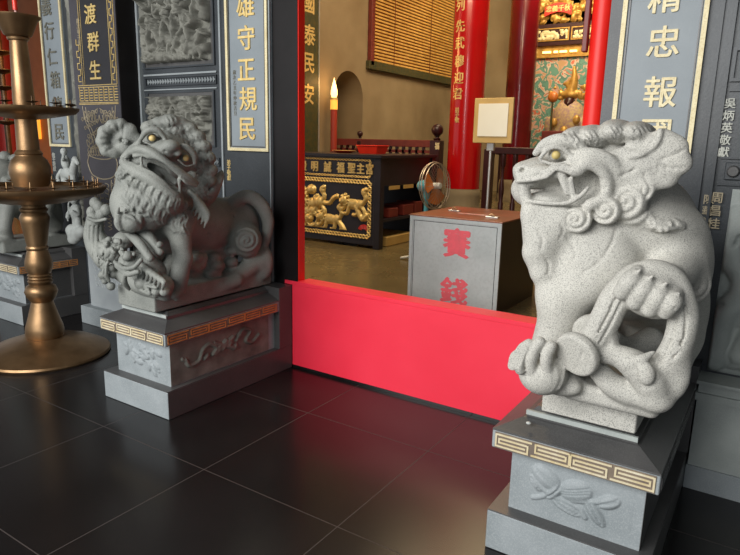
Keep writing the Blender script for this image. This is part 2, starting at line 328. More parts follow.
# ------------------------------------------------------------------ sculpted solids: blended distance field -> mesh
def rotm(a,ax):
    a=R_(a); c,s=math.cos(a),math.sin(a)
    return {'x':np.array([[1,0,0],[0,c,-s],[0,s,c]]),'y':np.array([[c,0,s],[0,1,0],[-s,0,c]]),'z':np.array([[c,-s,0],[s,c,0],[0,0,1]])}[ax]
def frame(z,x=None):
    z=np.array(z,float); z/=np.linalg.norm(z); x=np.array(x if x is not None else ((0,0,1) if abs(z[2])<.9 else (1,0,0)),float); x-=z*(x@z); x/=np.linalg.norm(x); return np.array([x,np.cross(z,x),z]).T
class Sculpt:
    def __init__(s,lo,hi,h):
        s.lo=np.array(lo,float); s.h=h; s.n=(np.ceil((np.array(hi)-s.lo)/h).astype(int)+1); s.F=np.full(s.n,9.,'f')
    def _sub(s,c,R):
        c=np.array(c,float); a=np.maximum(0,np.floor((c-R-s.lo)/s.h).astype(int)); b=np.minimum(s.n,np.ceil((c+R-s.lo)/s.h).astype(int)+1)
        if (b<=a).any(): return None
        ax=[s.lo[i]+s.h*np.arange(a[i],b[i]) for i in range(3)]
        P=np.stack(np.meshgrid(*ax,indexing='ij'),-1); return tuple(slice(a[i],b[i]) for i in range(3)),P
    def _comb(s,sl,d,k,op):
        A=s.F[sl]
        if op=='add': q=np.maximum(k-np.abs(A-d),0)/k; s.F[sl]=np.minimum(A,d)-q*q*k/4
        else: d=-d; q=np.maximum(k-np.abs(A-d),0)/k; s.F[sl]=np.maximum(A,d)+q*q*k/4
    def ell(s,c,r,rot=None,k=.03,op='add',spiral=None):
        r=np.array(r,float)*np.ones(3); c=np.array(c,float); g=s._sub(c,r.max()+k+.01)
        if g is None: return s
        sl,P=g; p=P-c
        if rot is not None: p=p@rot
        k0=np.linalg.norm(p/r,axis=-1)+1e-6; k1=np.linalg.norm(p/(r*r),axis=-1)+1e-6; d=k0*(k0-1)/k1
        if spiral:   # spiral grooves round local z: (pitch, amplitude, hand)
            pit,amp,hd=spiral; rr=np.hypot(p[...,0],p[...,1]); th=np.arctan2(p[...,1],p[...,0])
            d=d+amp*(.5+.5*np.cos(2*np.pi*(rr/pit-hd*th/(2*np.pi))))**2
        s._comb(sl,d,k,op); return s
    def cap(s,a,b,r0,r1,k=.03,op='add',flat=None):
        a=np.array(a,float); b=np.array(b,float); m=(a+b)/2; R=np.abs(b-a)/2+max(r0,r1)+k+.01; g=s._sub(m,R)
        if g is None: return s
        sl,P=g; d=b-a; L=d@d+1e-12; t=np.clip(((P-a)@d)/L,0,1); dist=np.linalg.norm(P-a-t[...,None]*d,axis=-1)-(r0+(r1-r0)*t)
        s._comb(sl,dist,k,op); return s
    def tube(s,pts,r,k=.02,op='add',n=5,curve=True):
        # one distance over the whole chain, then one blend: no beads at the joints
        Q=spline(pts,n) if curve and len(pts)>2 else [np.array(p,float) for p in pts]
        m=len(Q); rr=np.interp(np.linspace(0,1,m),np.linspace(0,1,len(r)),r) if isinstance(r,(list,tuple)) else np.full(m,r)
        A=np.array(Q); lo=A.min(0); hi=A.max(0); g=s._sub((lo+hi)/2,(hi-lo)/2+rr.max()+k+.01)
        if g is None: return s
        sl,P=g; best=np.full(P.shape[:-1],9.)
        for i in range(m-1):
            d=Q[i+1]-Q[i]; L=d@d+1e-12; t=np.clip(((P-Q[i])@d)/L,0,1); best=np.minimum(best,np.linalg.norm(P-Q[i]-t[...,None]*d,axis=-1)-(rr[i]+(rr[i+1]-rr[i])*t))
        s._comb(sl,best,k,op); return s
    def box(s,c,hs,rot=None,rd=.01,k=.02,op='add'):
        c=np.array(c,float); hs=np.array(hs,float); g=s._sub(c,np.linalg.norm(hs)+k+.01); sl,P=g; p=P-c
        if rot is not None: p=p@rot
        q=np.abs(p)-hs+rd; d=np.linalg.norm(np.maximum(q,0),axis=-1)+np.minimum(q.max(-1),0)-rd; s._comb(sl,d,k,op); return s
    def disc(s,c,n,R,t,rd=.01,k=.01,op='add'):
        c=np.array(c,float); n=np.array(n,float); n/=np.linalg.norm(n); g=s._sub(c,R+t+k+.01); sl,P=g; p=P-c; z=p@n; r=np.linalg.norm(p-z[...,None]*n,axis=-1)
        qx=r-R+rd; qy=np.abs(z)-t+rd; d=np.hypot(np.maximum(qx,0),np.maximum(qy,0))+np.minimum(np.maximum(qx,qy),0)-rd; s._comb(sl,d,k,op); return s
    def hit(s,px,py):
        r=ray(px,py); r=r/np.linalg.norm(r); c=(s.lo+s.lo+s.h*s.n)/2; t0=max(0,np.linalg.norm(c-CAM)-1.2); ts=np.arange(t0,t0+2.6,s.h*.5)
        P=CAM+ts[:,None]*r; I=np.rint((P-s.lo)/s.h).astype(int); ok=((I>=0)&(I<s.n)).all(1); ts=ts[ok]; I=I[ok]
        if len(ts)==0: return None
        f=s.F[I[:,0],I[:,1],I[:,2]]; k=np.argmax(f<0)
        return None if f[k]>=0 else CAM+ts[k]*r
    def draw(s,pts,r,lift=0,k=.005,op='add'):    # a chisel line or raised cord that follows the carved surface
        Q=[s.hit(*p[:2]) for p in (spline([(a,b,0) for a,b in pts],3) if len(pts)>2 else pts)]; Q=[q for q in Q if q is not None]
        if len(Q)<2: return s
        D=[np.linalg.norm(q-CAM) for q in Q]; md=float(np.median(D)); Q=[q-(q-CAM)/d*lift for q,d in zip(Q,D) if abs(d-md)<.17]
        return s.tube(Q,r,k,op,curve=False) if len(Q)>1 else s
    def mesh(s,name,mt,parent=None):
        F=s.F.astype('f'); F[0]=F[-1]=9; F[:,0]=F[:,-1]=9; F[:,:,0]=F[:,:,-1]=9
        ins=F<0; nx,ny,nz=F.shape
        cnt=np.zeros((nx-1,ny-1,nz-1),'f'); acc=np.zeros((nx-1,ny-1,nz-1,3),'f'); base=[slice(0,-1)]*3
        for ax in range(3):
            o=[a for a in range(3) if a!=ax]
            sa=[slice(None)]*3; sb=[slice(None)]*3; sa[ax]=slice(0,-1); sb[ax]=slice(1,None)
            A=F[tuple(sa)]; B=F[tuple(sb)]; cr=ins[tuple(sa)]!=ins[tuple(sb)]; t=np.where(cr,A/np.where(cr,A-B,1),0)
            for i in (0,1):
                for j in (0,1):
                    sl=[slice(None)]*3; sl[o[0]]=slice(i,i-1 if i==0 else None); sl[o[1]]=slice(j,j-1 if j==0 else None)
                    c=cr[tuple(sl)]; tt=t[tuple(sl)]; cnt+=c; acc[...,ax]+=tt*c; acc[...,o[0]]+=i*c; acc[...,o[1]]+=j*c
        act=cnt>0; idx=np.full(act.shape,-1,int); idx[act]=np.arange(act.sum()); ii=np.argwhere(act)
        V=(ii+acc[act]/cnt[act][:,None])*s.h+s.lo; Q=[]
        for ax in range(3):
            o=[a for a in range(3) if a!=ax]
            sa=[slice(1,-1)]*3; sb=[slice(1,-1)]*3; sa[ax]=slice(0,-1); sb[ax]=slice(1,None)
            ia=ins[tuple(sa)]; ib=ins[tuple(sb)]; e=np.argwhere(ia!=ib); fl=ia[tuple(e.T)]
            e2=e.copy(); e2[:,o[0]]+=1; e2[:,o[1]]+=1
            def g(di,dj): q=e2.copy(); q[:,o[0]]-=di; q[:,o[1]]-=dj; return idx[q[:,0],q[:,1],q[:,2]]
            q=np.stack([g(1,1),g(0,1),g(0,0),g(1,0)],-1); 
            if ax==1: fl=~fl
            q[~fl]=q[~fl][:,::-1]; Q.append(q)
        Q=np.concatenate(Q); me=bpy.data.meshes.new(name)
        me.vertices.add(len(V)); me.vertices.foreach_set('co',V.astype('f').ravel()); me.loops.add(len(Q)*4); me.loops.foreach_set('vertex_index',Q.ravel().astype('i'))
        me.polygons.add(len(Q)); me.polygons.foreach_set('loop_start',np.arange(0,len(Q)*4,4,dtype='i')); me.polygons.foreach_set('loop_total',np.full(len(Q),4,'i')); me.update(calc_edges=True); me.validate()
        return linkme(name,me,mt,parent,True)

#@@STRUCT
# ------------------------------------------------------------------ the setting
FY=3.19
struct(MB().box(-16,4,-1.5,3.5,-.1,0).build('floor','tiles'))
struct(MB().box(-14,8,-30,-1.5,-.25,-.15).build('ground','paving'))
struct(MB().box(-16,4,3.32,14,.0,.3).build('floor_hall','intfloor'))
struct(MB().box(-16,4,-1.5,3.6,4.2,4.4).build('ceiling_porch','ceil'))
struct(MB().box(-16,4,3.6,14,5.6,5.8).build('ceiling','ceil'))
# facade walls (stone), openings: main door x -2.66..-0.77, side door x < -5.52
struct(MB().box(-5.5,-2.86,FY,3.42,0,4.2).build('wall_left','wall'))
struct(MB().box(-2.86,-2.656,FY+.006,3.20,0,4.2).box(-2.86,-2.72,3.20,3.26,0,4.2).build('trim_1','blackpillar'))
struct(MB().box(-.77,4,FY,3.55,0,4.2).build('wall_right','wall'))
struct(MB().box(-2.66,-.77,FY,3.5,3.3,4.2).box(-12,-5.5,FY,3.5,3.0,4.2).build('wall_lintel','wall'))
struct(MB().box(-16,-12,FY,3.5,0,4.2).build('wall_far_left','wall'))
arc=[(8.36+.40*math.cos(a),2.24+.40*math.sin(a)) for a in np.linspace(math.pi,0,17)]
struct(MB().box(-6.6,-5.9,6.8,7.96,.3,5.6).box(-6.6,-5.9,8.76,14,.3,5.6).prism([(7.96,5.6)]+arc[:9]+[(8.36,5.6)],'x',-6.6,-5.9).prism([(8.36,5.6)]+arc[8:]+[(8.76,5.6)],'x',-6.6,-5.9).box(-6.6,-5.9,7.96,8.76,.3,1.2).build('wall_side','sand'))
struct(MB().box(-6.62,-6.6,7.9,8.8,1.1,2.8).build('wall_niche','sanddark'))
struct(MB().box(-12,4,13.2,13.5,.3,5.6).build('wall_back','sand'))
struct(MB().box(.4,.6,3.55,13.2,.3,5.6).build('wall_hall_right','sand'))
struct(MB().box(3.4,3.6,-1.5,3.19,0,4.2).build('wall_light_block','wall'))  # unseen side wall, added to block sky light from the right
struct(MB().box(-5.9,.4,7.7,13.2,.3,.56).build('floor_platform','intfloor'))
# jamb posts
struct(MB().box(-2.72,-2.65,3.20,3.262,.3,3.3).build('door_1_post','jamb'))
jr=MB().lathe([(.052,0),(.052,2.995)],(-.812,3.238,.3),32); struct(jr.build('door_1_post_right','jamb',None,True))
struct(MB().box(-16,-6.2,7.0,7.2,.3,5.6).build('wall_side_shrine','orange'))

#@@PED
# ------------------------------------------------------------------ fretwork bars
def fret_unit(u0,u1,v0,v1,flip):
    w_=u1-u0; h=v1-v0; P=[(1,1),(0,1),(0,0),(.91,0),(.91,.66),(.09,.66),(.09,.33),(.82,.33)]
    if flip: P=[(1-a,1-b) for a,b in P]
    return [[(u0+a*w_,v0+b*h) for a,b in P]]
def fret(length,height,units):
    out=[]
    for i in range(units):
        out+=fret_unit(length*i/units+length*.004,length*(i+1)/units-length*.004,height*.13,height*.87,i%2==1)
    return out
def fret_band(name,parent,mt,length,z0,h,units,face,x0,y0):
    m=MB(); wd=h*.105; e=0
    for pl in fret(length,h,units):
        for (a,b),(c,d) in zip(pl[:-1],pl[1:]):
            e=(e+1)%3; dz=.0025+e*.0002
            lo0,hi0=min(a,c)-wd/2,max(a,c)+wd/2; lo1,hi1=z0+min(b,d)-wd/2,z0+max(b,d)+wd/2
            if face=='y': m.box(x0+lo0,x0+hi0,y0-dz,y0,lo1,hi1)
            else: m.box(x0,x0+dz,y0+lo0,y0+hi0,lo1,hi1)
    return m.build(name,mt,parent)
def flowers(r,w_,h_,kind):
    if kind=='lotus':
        S=w_/.34
        g=lambda a,b:(w_*a,h_*b)
        r.stroke([g(.12,.62),g(.3,.38),g(.55,.30),g(.62,.15)],.011,.008)
        r.stroke([g(.3,.38),g(.2,.25),g(.14,.2)],.009,.007); r.stroke([g(.5,.4),g(.75,.55),g(.86,.66)],.010,.009)
        for a,b,ru,rv,an in ((.25,.70,.15,.20,-.5),(.52,.60,.15,.22,.35),(.33,.45,.10,.1,.9),(.80,.58,.11,.13,.5),(.70,.30,.14,.12,-.9),(.45,.22,.14,.09,-.3),(.16,.5,.08,.07,-.9)):
            r.dome(*g(a,b),ru*w_,rv*h_,an,.015,p=.55)
            c,s=math.cos(an),math.sin(an)
            for q in (-.5,0,.5): r.stroke([(w_*a-ru*w_*.8*c-q*rv*h_*s*-1,h_*b-ru*w_*.8*s+q*rv*h_*c*.6),(w_*a+ru*w_*.8*c,h_*b+ru*w_*.8*s+q*rv*h_*.5)],.0025,.005,cut=True,curve=False)
    elif kind=='branch':
        g=lambda a,b:(w_*a,h_*b)
        r.stroke([g(.1,.75),g(.4,.55),g(.85,.2)],.010,.009); r.stroke([g(.4,.55),g(.75,.75)],.008,.008); r.stroke([g(.45,.5),g(.3,.25)],.008,.008)
        for a,b in ((.25,.68),(.22,.8),(.5,.75),(.72,.68),(.85,.75),(.42,.32),(.65,.28),(.8,.35),(.3,.45),(.55,.5),(.15,.55),(.75,.14)):
            r.dome(*g(a,b),.085*w_,.10*h_,a*7,.013)
        r.stroke([g(.45,.85),g(.62,.55),g(.5,.5)],.016,.012)
    else:
        g=lambda a,b:(w_*a,h_*b)
        r.stroke([g(.08,.45),g(.12,.2),g(.22,.25),g(.27,.6),g(.35,.72),g(.42,.5),g(.38,.3)],.013,.013)
        r.stroke([g(.05,.5),g(.1,.35)],.012,.01); r.stroke([g(.4,.3),g(.62,.7)],.014,.013); r.stroke([g(.4,.7),g(.62,.3)],.014,.013)
        r.stroke([g(.66,.55),g(.75,.85),g(.84,.7),g(.78,.4),g(.86,.25),g(.95,.45)],.013,.013)
        for a,b in ((.45,.5),(.52,.62),(.5,.4),(.58,.5),(.64,.3),(.3,.3),(.7,.7)): r.dome(*g(a,b),.04*w_,.1*h_,.5,.015)
    return r
def pedestal(x0,x1,y0,y1,label,mfront,mside,units_front,frontkind,side_carve,orange,group):
    t=empty('lion_pedestal',((x0+x1)/2,(y0+y1)/2,0),label,'pedestal',group)
    I=.062
    MB().box(x0,x1,y0,y1,.0005,.163,.004).build('base_block',mfront,t)
    MB().box(x0+.001,x1-.001,y0+.001,y1-.001,.163,.168).build('base_top_face','dstone',t)
    body=MB().box(x0+I,x1-.045,y0+I,y1,.168,.43).build('body_block',mfront,t)
    band=MB().box(x0,x1,y0,y1,.43,.500,.003).build('cornice_band',mfront,t)
    # stepped, sloping top
    m=MB(); rings=[(0,.500),(0,.507),(.012,.512),(.085,.545),(.095,.547),(.095,.565),(.112,.570),(.125,.585),(.135,.585)]
    V=[];F=[]
    for d,z in rings: V+=[(x0+d,y0+d,z),(x1-d,y0+d,z),(x1-d,y1-.01,z),(x0+d,y1-.01,z)]
    for i in range(len(rings)-1):
        for k in range(4): F.append((i*4+k,i*4+(k+1)%4,i*4+4+(k+1)%4,i*4+4+k))
    F.append(tuple(range(len(V)-4,len(V)))); m.add(V,F); m.fix=True; m.build('sloping_top','dstone',t)
    MB().box(x0+.095,x1-.095,y0+.088,y0+.100,.556,.574).build('lip_moulding','slate_r',t)
    # fret bands
    bw=x1-x0-.03; MB().box(x0+.012,x1-.012,y0-.002,y0,.434,.497).build('fret_ground','fretbase',band)
    fret_band('fret_inlay',band,'fretgold',bw,.434,.063,units_front,'y',x0+.015,y0-.002)
    MB().box(x1,x1+.002,y0+.012,y0+.93*(y1-y0)*.9,.434,.497).build('fret_ground','fretbase' if orange else 'dstone',band)
    o=fret_band('fret_inlay',band,'fretgold_o' if orange else 'dstone',.84*(y1-y0),.434,.063,6,'x',x1+.002,y0+.015)
    if orange: o['label']='orange tinted meander on the side'
    # carved front flowers
    fw=x1-x0-I-.045; r=Relief(fw-.07,.20,.004); flowers(r,fw-.07,.2,frontkind); r.build('carved_flowers',mfront,body,x0+I+.035,y0+I-.0005,.2)
    if side_carve:
        sp=MB().box(x1-.045,x1-.043,y0+I,y1-.19,.172,.428).build('side_panel',mside,t)
        r=Relief(.70,.17,.0045); flowers(r,.70,.17,'scroll'); r.build('carved_ribbon','carve',sp,y0+I+.05,x1-.0432,.225,'x')
    else:
        MB().box(x1-.045,x1-.043,y0+I,y1-.01,.172,.428).build('side_panel','dstone',t)  # dark panel: the shade on this side is put into its colour
    MB().box(x1,x1+.0015,y0+.001,y1-.002,.004,.163).build('base_side_shade','dstone',t)  # thin dark sheet painting shade onto the right side of the base
    MB().box(x1-.16,x1+.003,y1-.13,y1-.002,.168,.59).build('end_pier','dstone',t)
    return t
PL=pedestal(-3.28,-2.695,2.115,FY-.014,'grey stone pedestal with flower carvings under the lion left of the door','slate','carve',4,'branch',True,True,None)
PR=pedestal(-.787,-.200,2.09,FY-.002,'speckled grey stone pedestal with pale gold meander band under the right-hand lion','slate','dstone',4,'lotus',False,False,None)
P2=pedestal(-5.67,-5.09,2.59,3.188,'small distant stone pedestal behind the brass candle stand','slate','carve',4,'branch',False,True,None)
# plinths belong to the statues
#@@THRESH
t=empty('door_threshold',(-1.75,3.25,0),'tall bright red wooden threshold board across the main doorway','threshold')
MB().box(-2.693,-.79,3.18,3.189,.02,.5915,.001).box(-2.655,-.79,3.188,3.30,.02,.5915,.001).build('board','red',t)
MB().box(-2.76,-.79,3.1785,3.189,.592,.618,.002).box(-2.655,-.79,3.188,3.315,.592,.618,.002).build('cap_rail','red',t)
MB().box(-2.69,-.79,3.184,3.189,0.0005,.02).build('bottom_gap_strip','black',t)
#@@LIONS
# ------------------------------------------------------------------ stone lions
def curl(S,c,n,R,hd=1,h=.5,k=.012,pit=None,amp=.010): S.ell(c,(R,R,R*h),frame(n),k=k,spiral=(pit or R/2.3,amp,hd))
def lion_right():
    S=Sculpt((-.98,1.93,.5865),(-.02,3.17,1.72),.0056)
    # plinth slab
    S.box((-.468,2.62,.645),(.165,.455,.06),rd=.006,k=.004)
    # trunk: broad chest, back, rump
    S.ell((-.455,2.46,1.16),(.255,.24,.25),k=.05)
    S.ell((-.45,2.42,1.32),(.21,.20,.16),k=.08)
    S.ell((-.42,2.76,1.06),(.215,.28,.24),k=.10)
    S.ell((-.42,2.93,.93),(.20,.19,.24),k=.08)
    S.ell((-.26,2.84,.88),(.085,.20,.20),k=.04)                # near haunch
    S.ell((-.60,2.80,.88),(.08,.2,.19),k=.04)
    S.cap((-.26,2.86,.76),(-.25,2.58,.73),.07,.055,.04); S.ell((-.25,2.52,.735),(.055,.09,.035),k=.02)
    S.cap((-.60,2.86,.76),(-.60,2.58,.73),.07,.055,.04)
    # chest front slab running down to the legs, bumpy left outline (beard and mane locks)
    S.ell(T(590,262,2.26),(.17,.11,.16),k=.06)
    for px,py,r in ((538,232,.045),(537,252,.05),(544,270,.05),(548,290,.04),(556,300,.06),(533,212,.035)): S.ell(T(px,py,2.22),(r,r*1.1,r*1.1),k=.03)
    # right shoulder with swirl
    S.ell(T(686,268,2.40),(.085,.11,.17),k=.05)
    c=T(690,285,2.33); curl(S,c,(.45,-1,0),.066,1,.5,.02,.03,.008)
    # head
    S.ell(T(600,170,2.38),(.14,.15,.12),k=.05)
    S.ell(T(630,178,2.36),(.13,.14,.11),k=.06)
    S.ell(T(575,148,2.29),(.085,.13,.06),rotm(-14,'y'),k=.04)    # brow mass
    # muzzle: upper jaw slab pointing to the door axis
    S.cap(T(585,170,2.30),T(533,173,2.30),.085,.045,.04); S.ell(T(545,171,2.24),(.105,.085,.034),rotm(3,'y'),k=.02)
    S.ell(T(528,171,2.27),(.042,.085,.032),k=.02); S.ell(T(540,166,2.27),(.04,.07,.03),k=.02)
    S.ell(T(520,176,2.24),(.018,.03,.022),k=.012)
    # lower jaw
    S.cap(T(590,205,2.28),T(536,206,2.26),.075,.045,.03); S.box(T(552,212,2.26),(.075,.085,.035),rotm(4,'y'),.02,.03)
    S.ell(T(534,222,2.24),(.03,.06,.06),k=.03)
    S.ell(T(556,226,2.25),(.085,.09,.075),k=.04); S.ell(T(548,240,2.24),(.06,.08,.08),k=.04); S.ell(T(532,183,2.26),(.035,.06,.02),k=.02)
    # mouth cavity
    for a,b,r0,r1 in ((( 533,194,2.155),(556,191,2.15),.016,.021),((556,191,2.14),(572,188,2.13),.021,.028),((575,182,2.12),(583,180,2.15),.022,.018)):
        S.cap(T(*a),T(*b),r0,r1,.008,'sub')
    S.ell(T(540,190,2.42),(.11,.07,.075),k=.02); S.ell(T(552,198,2.26),(.07,.07,.018),k=.012)                  # tongue
    # fang: twisted wedge between the lips
    S.cap(T(561,172,2.16),T(567,193,2.155),.016,.010,.006); S.cap(T(574,198,2.155),T(570,181,2.16),.010,.012,.006); S.cap(T(521,181,2.215),T(528,204,2.215),.020,.022,.008)
    # upper lip: double ridge
    S.tube([T(518,181,2.19),T(532,180,2.17),T(547,176,2.15),T(556,169,2.14),T(568,171,2.14),T(580,172,2.15)],.0085,.006)
    S.tube([T(517,176,2.20),T(532,175,2.17),T(546,171,2.15),T(555,165,2.14),T(566,166,2.14)],.0075,.006)
    S.tube([T(528,201,2.19),T(548,203,2.16),T(566,203,2.15),T(579,197,2.15),T(588,188,2.16)],.008,.008)
    # cheek ring round the mouth corner
    S.tube([T(576,170,2.15),T(588,164,2.15),T(601,170,2.16),T(607,184,2.17),T(603,198,2.17),T(590,205,2.16)],.020,.02)
    S.tube([T(572,160,2.17),T(592,153,2.16),T(612,162,2.17),T(619,182,2.19),T(616,200,2.2)],.018,.02)
    S.ell(T(588,184,2.19),(.02,.02,.03),k=.02,op='sub')
    # eye socket, lids and brow
    S.ell(T(556,156,2.165),(.034,.022,.020),k=.01,op='sub')
    S.ell(T(556,155,2.185),(.024,.022,.021),k=.005)
    S.tube([T(540,158,2.16),T(549,149,2.155),T(560,148,2.155),T(570,155,2.16),T(577,162,2.17)],.007,.006)
    S.tube([T(536,153,2.18),T(545,144,2.17),T(560,140,2.16),T(576,143,2.16),T(584,150,2.17)],[.012,.018,.022,.020,.012],.012)
    S.tube([T(541,161,2.16),T(556,164,2.155),T(572,161,2.16)],.006,.006)
    # crown of the head: lobed locks with combed grooves
    S.ell(T(610,150,2.35),(.13,.12,.055),k=.04)
    for px,py,rx,rz,an in ((577,139,.055,.040,-28),(597,138,.060,.042,18),(619,133,.060,.044,14),(640,134,.052,.040,20)):
        S.ell(T(px,py,2.29),(rx,.14,rz),rotm(an,'y'),k=.006)
    for cx,cy in ((578,139),(598,138),(620,134),(641,134)):
        for q in range(5): S.draw([(cx-13+q*5,cy-8+abs(q-2)),(cx-9+q*5.2,cy),(cx-3+q*5,cy+7)],.0036,-.001,.003,'sub')
    # ear flap sweeping back
    er=frame((.25,-1,.12),(1,.2,.1))
    S.ell(T(652,160,2.20),(.105,.078,.032),er,k=.02)
    for px,py,r in ((672,148,.048),(677,163,.045),(664,176,.046),(648,182,.042),(630,178,.05),(662,142,.045),(620,165,.06)): S.ell(T(px,py,2.20),(r,r*.9,.026),er,k=.012)
    S.draw([(630,157),(642,154),(653,147),(659,138),(660,131)],.010,.004,.006); S.draw([(622,150),(634,152),(645,147),(652,138)],.007,.003,.006)
    for a in ((660,160,684,150),(658,166,682,168),(652,170,666,180),(644,172,648,184),(636,168,620,176)): S.draw([a[:2],((a[0]+a[2])/2,(a[1]+a[3])/2+1),a[2:]],.0035,0,.006,'sub')
    # spiral curls along the jaw
    for px,py,r,h in ((577,219,.050,1),(607,210,.052,-1),(629,201,.062,-1),(640,190,.045,1)):
        curl(S,T(px,py,2.17 if px<620 else 2.19),(-.1,-1,.05),r,h,.55,.012,r/2.4,.011)
    # flowing locks behind the curls
    S.ell(T(642,216,2.31),(.12,.12,.06),rotm(8,'y'),k=.05); S.ell(T(668,226,2.36),(.10,.12,.06),rotm(10,'y'),k=.06); S.ell(T(655,238,2.37),(.13,.13,.09),k=.06)
    for q in range(4):
        S.draw([(650,217+q*3.4),(655,220+q*3.2),(664,222+q*2.6),(674,221+q*2.4),(685,224+q*1.5)],[.007,.009,.009,.008,.003],.003,.006)
    for q in range(5): S.draw([(649,215+q*3.4),(655,218+q*3.2),(664,220+q*2.6),(676,219.5+q*2.4)],.0032,.001,.003,'sub')
    S.draw([(518,177),(532,176),(545,172),(554,166),(566,166)],.003,.001,.003,'sub'); S.draw([(519,183),(533,182),(547,179),(556,172)],.003,.001,.003,'sub')
    S.ell(T(522,170,2.19),(.010,.02,.007),k=.004,op='sub'); S.draw([(531,166),(538,163),(545,165)],.003,0,.004,'sub')
    for q in range(3): S.draw([(592+q*3,172+q*2),(598+q*3,178+q*2),(598+q*3,188+q),(592+q*3,195)],.0028,0,.004,'sub')
    # mane edge engraved down the chest
    S.draw([(618,222),(613,240),(604,256),(592,268),(584,272)],.0042,.0,.006,'sub'); S.draw([(566,236),(573,245),(575,256),(570,266)],.003,0,.006,'sub'); S.draw([(560,222),(563,232),(559,240)],.003,0,.006,'sub')
    S.draw([(538,230),(543,240),(541,250)],.004,0,.006,'sub'); S.draw([(543,256),(549,264),(548,274)],.004,0,.006,'sub')
    S.draw([(665,250),(676,246),(688,252),(696,266)],.004,0,.006,'sub'); S.draw([(671,300),(668,285),(674,268),(684,260)],.004,0,.006,'sub')
    # left foreleg down to the paw on its ball
    S.cap(T(570,292,2.24),T(550,345,2.22),.085,.065,.05); S.ell(T(585,285,2.2),(.065,.05,.06),k=.03)
    S.cap(T(560,300,2.38),T(575,385,2.30),.09,.075,.05)
    b=T(543,373,2.12); S.ell(b,(.083,.080,.075),k=.006)
    S.ell(T(562,382,2.17),(.075,.07,.045),k=.015); S.ell(T(573,387,2.13),(.03,.03,.026),k=.01)
    S.cap(T(556,350,2.20),T(534,360,2.13),.06,.045,.02)
    for pts,r in (([(521,352),(515,357),(512,366)],.018),([(529,344),(522,350),(519,362),(520,370)],.020),([(540,342),(534,350),(531,362),(532,371)],.021),([(551,346),(547,354),(546,364),(548,371)],.021)):
        S.tube([T(x,y,2.055-.010*(k>0)+.006*k) for k,(x,y) in enumerate(pts)],[r*.9,r,r*.85],.003)
    S.draw([(555,357),(563,366),(564,378),(559,389)],.004,.002,.004); S.draw([(550,362),(557,371),(557,382),(552,391)],.003,.0015,.004)
    # coin on a ribbon: two discs
    n=(-.30,-.88,-.30)
    S.disc(T(595,337,2.125),n,.080,.020,.012,.005); S.disc(T(577,354,2.065),n,.078,.018,.012,.005); S.disc(T(586,346,2.095),n,.05,.05,.01,.004)
    S.draw([(575,370),(581,356),(583,351)],.003,0,.003,'sub'); S.draw([(586,367),(582,354)],.003,0,.003,'sub')
    # ribbon: hoop over which the raised paw rests
    def band(pts,r,dd=0,k=.012): S.tube([T(x,y,d+dd) for x,y,d in pts],r,k)
    hoop=[(592,338,2.10),(604,318,2.09),(614,298,2.09),(630,282,2.09),(650,273,2.09),(670,279,2.10),(680,297,2.10),(684,320,2.10),(678,345,2.11),(668,362,2.12)]
    for off,r in ((0,.043),(6,.036)): band([(x+off*.8,y+off*.55,d) for x,y,d in hoop[:5]]+[(x-off*.6,y+off*.2,d) for x,y,d in hoop[5:]],r)
    S.tube([T(x+2,y+1,d-.038) for x,y,d in hoop],.0045,.004,'sub'); S.tube([T(x+7,y+5,d-.036) for x,y,d in hoop[:4]],.004,.004,'sub'); S.tube([T(x-9,y+3,d-.034) for x,y,d in hoop[5:]],.004,.004,'sub')
    # raised right foreleg behind the paw
    S.cap(T(678,262,2.32),T(668,280,2.18),.085,.06,.04)
    S.ell(T(649,291,2.085),(.105,.075,.080),rotm(25,'y'),k=.012)
    for (x0,y0),(x1,y1) in (((637,272),(622,292)),((650,278),(635,302)),((664,285),(650,309)),((676,295),(666,311))):
        S.tube([T(x0,y0,2.05),T((x0*.55+x1*.45),(y0*.55+y1*.45),2.02),T(x1,y1,2.035)],[.022,.031,.026],.004)
        S.cap(T(x0-4,y0+3,2.02),T(x0+3,y0-2,2.01),.012,.005,.003)
        S.tube([T(x0-10,y0+9,2.0),T(x0-1,y0+13,2.0)],.003,.004,'sub')
    # second ribbon end: crossing and flared tail
    band([(600,352,2.10),(618,356,2.09),(636,366,2.09),(650,382,2.10),(657,398,2.11)],[.034,.036,.05,.055,.045])
    band([(600,372,2.12),(612,384,2.12),(630,392,2.12),(650,396,2.12)],[.035,.04,.045,.04])
    band([(628,364,2.06),(640,360,2.05),(654,352,2.07)],[.016,.018,.006])
    S.ell(T(668,378,2.13),(.062,.04,.092),rotm(12,'y'),k=.02); S.ell(T(652,398,2.11),(.06,.045,.04),k=.02); S.ell(T(676,356,2.13),(.045,.04,.07),k=.02)
    S.ell(T(645,373,2.045),(.030,.022,.04),rotm(-20,'y'),k=.006); S.tube([T(632,378,2.035),T(640,392,2.04),T(632,402,2.04)],.004,.004,'sub')
    S.tube([T(608,352,2.055),T(630,362,2.035),T(640,380,2.04),T(642,394,2.05)],.0045,.005,'sub')
    S.box(T(612,396,2.17),(.155,.05,.035),rd=.025,k=.02)
    # stub of the other hind paw seen through the hoop
    S.cap(T(628,350,2.42),T(612,336,2.32),.04,.024,.01); S.tube([T(607,330,2.29),T(616,331,2.28),T(620,338,2.28),T(614,343,2.28)],.004,.003)
    S.cap(T(650,340,2.5),T(625,352,2.4),.05,.04,.03)
    return S
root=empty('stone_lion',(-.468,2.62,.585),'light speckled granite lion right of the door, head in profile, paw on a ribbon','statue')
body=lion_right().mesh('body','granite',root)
def eye(root,c,r,n,mt='gold'):
    o=MB().ball((0,0,0),r,10,(1,1,1)).xf(lambda v:v+np.array(c)).build('eye',mt,root,True); o['label']='gold painted eye'; return o
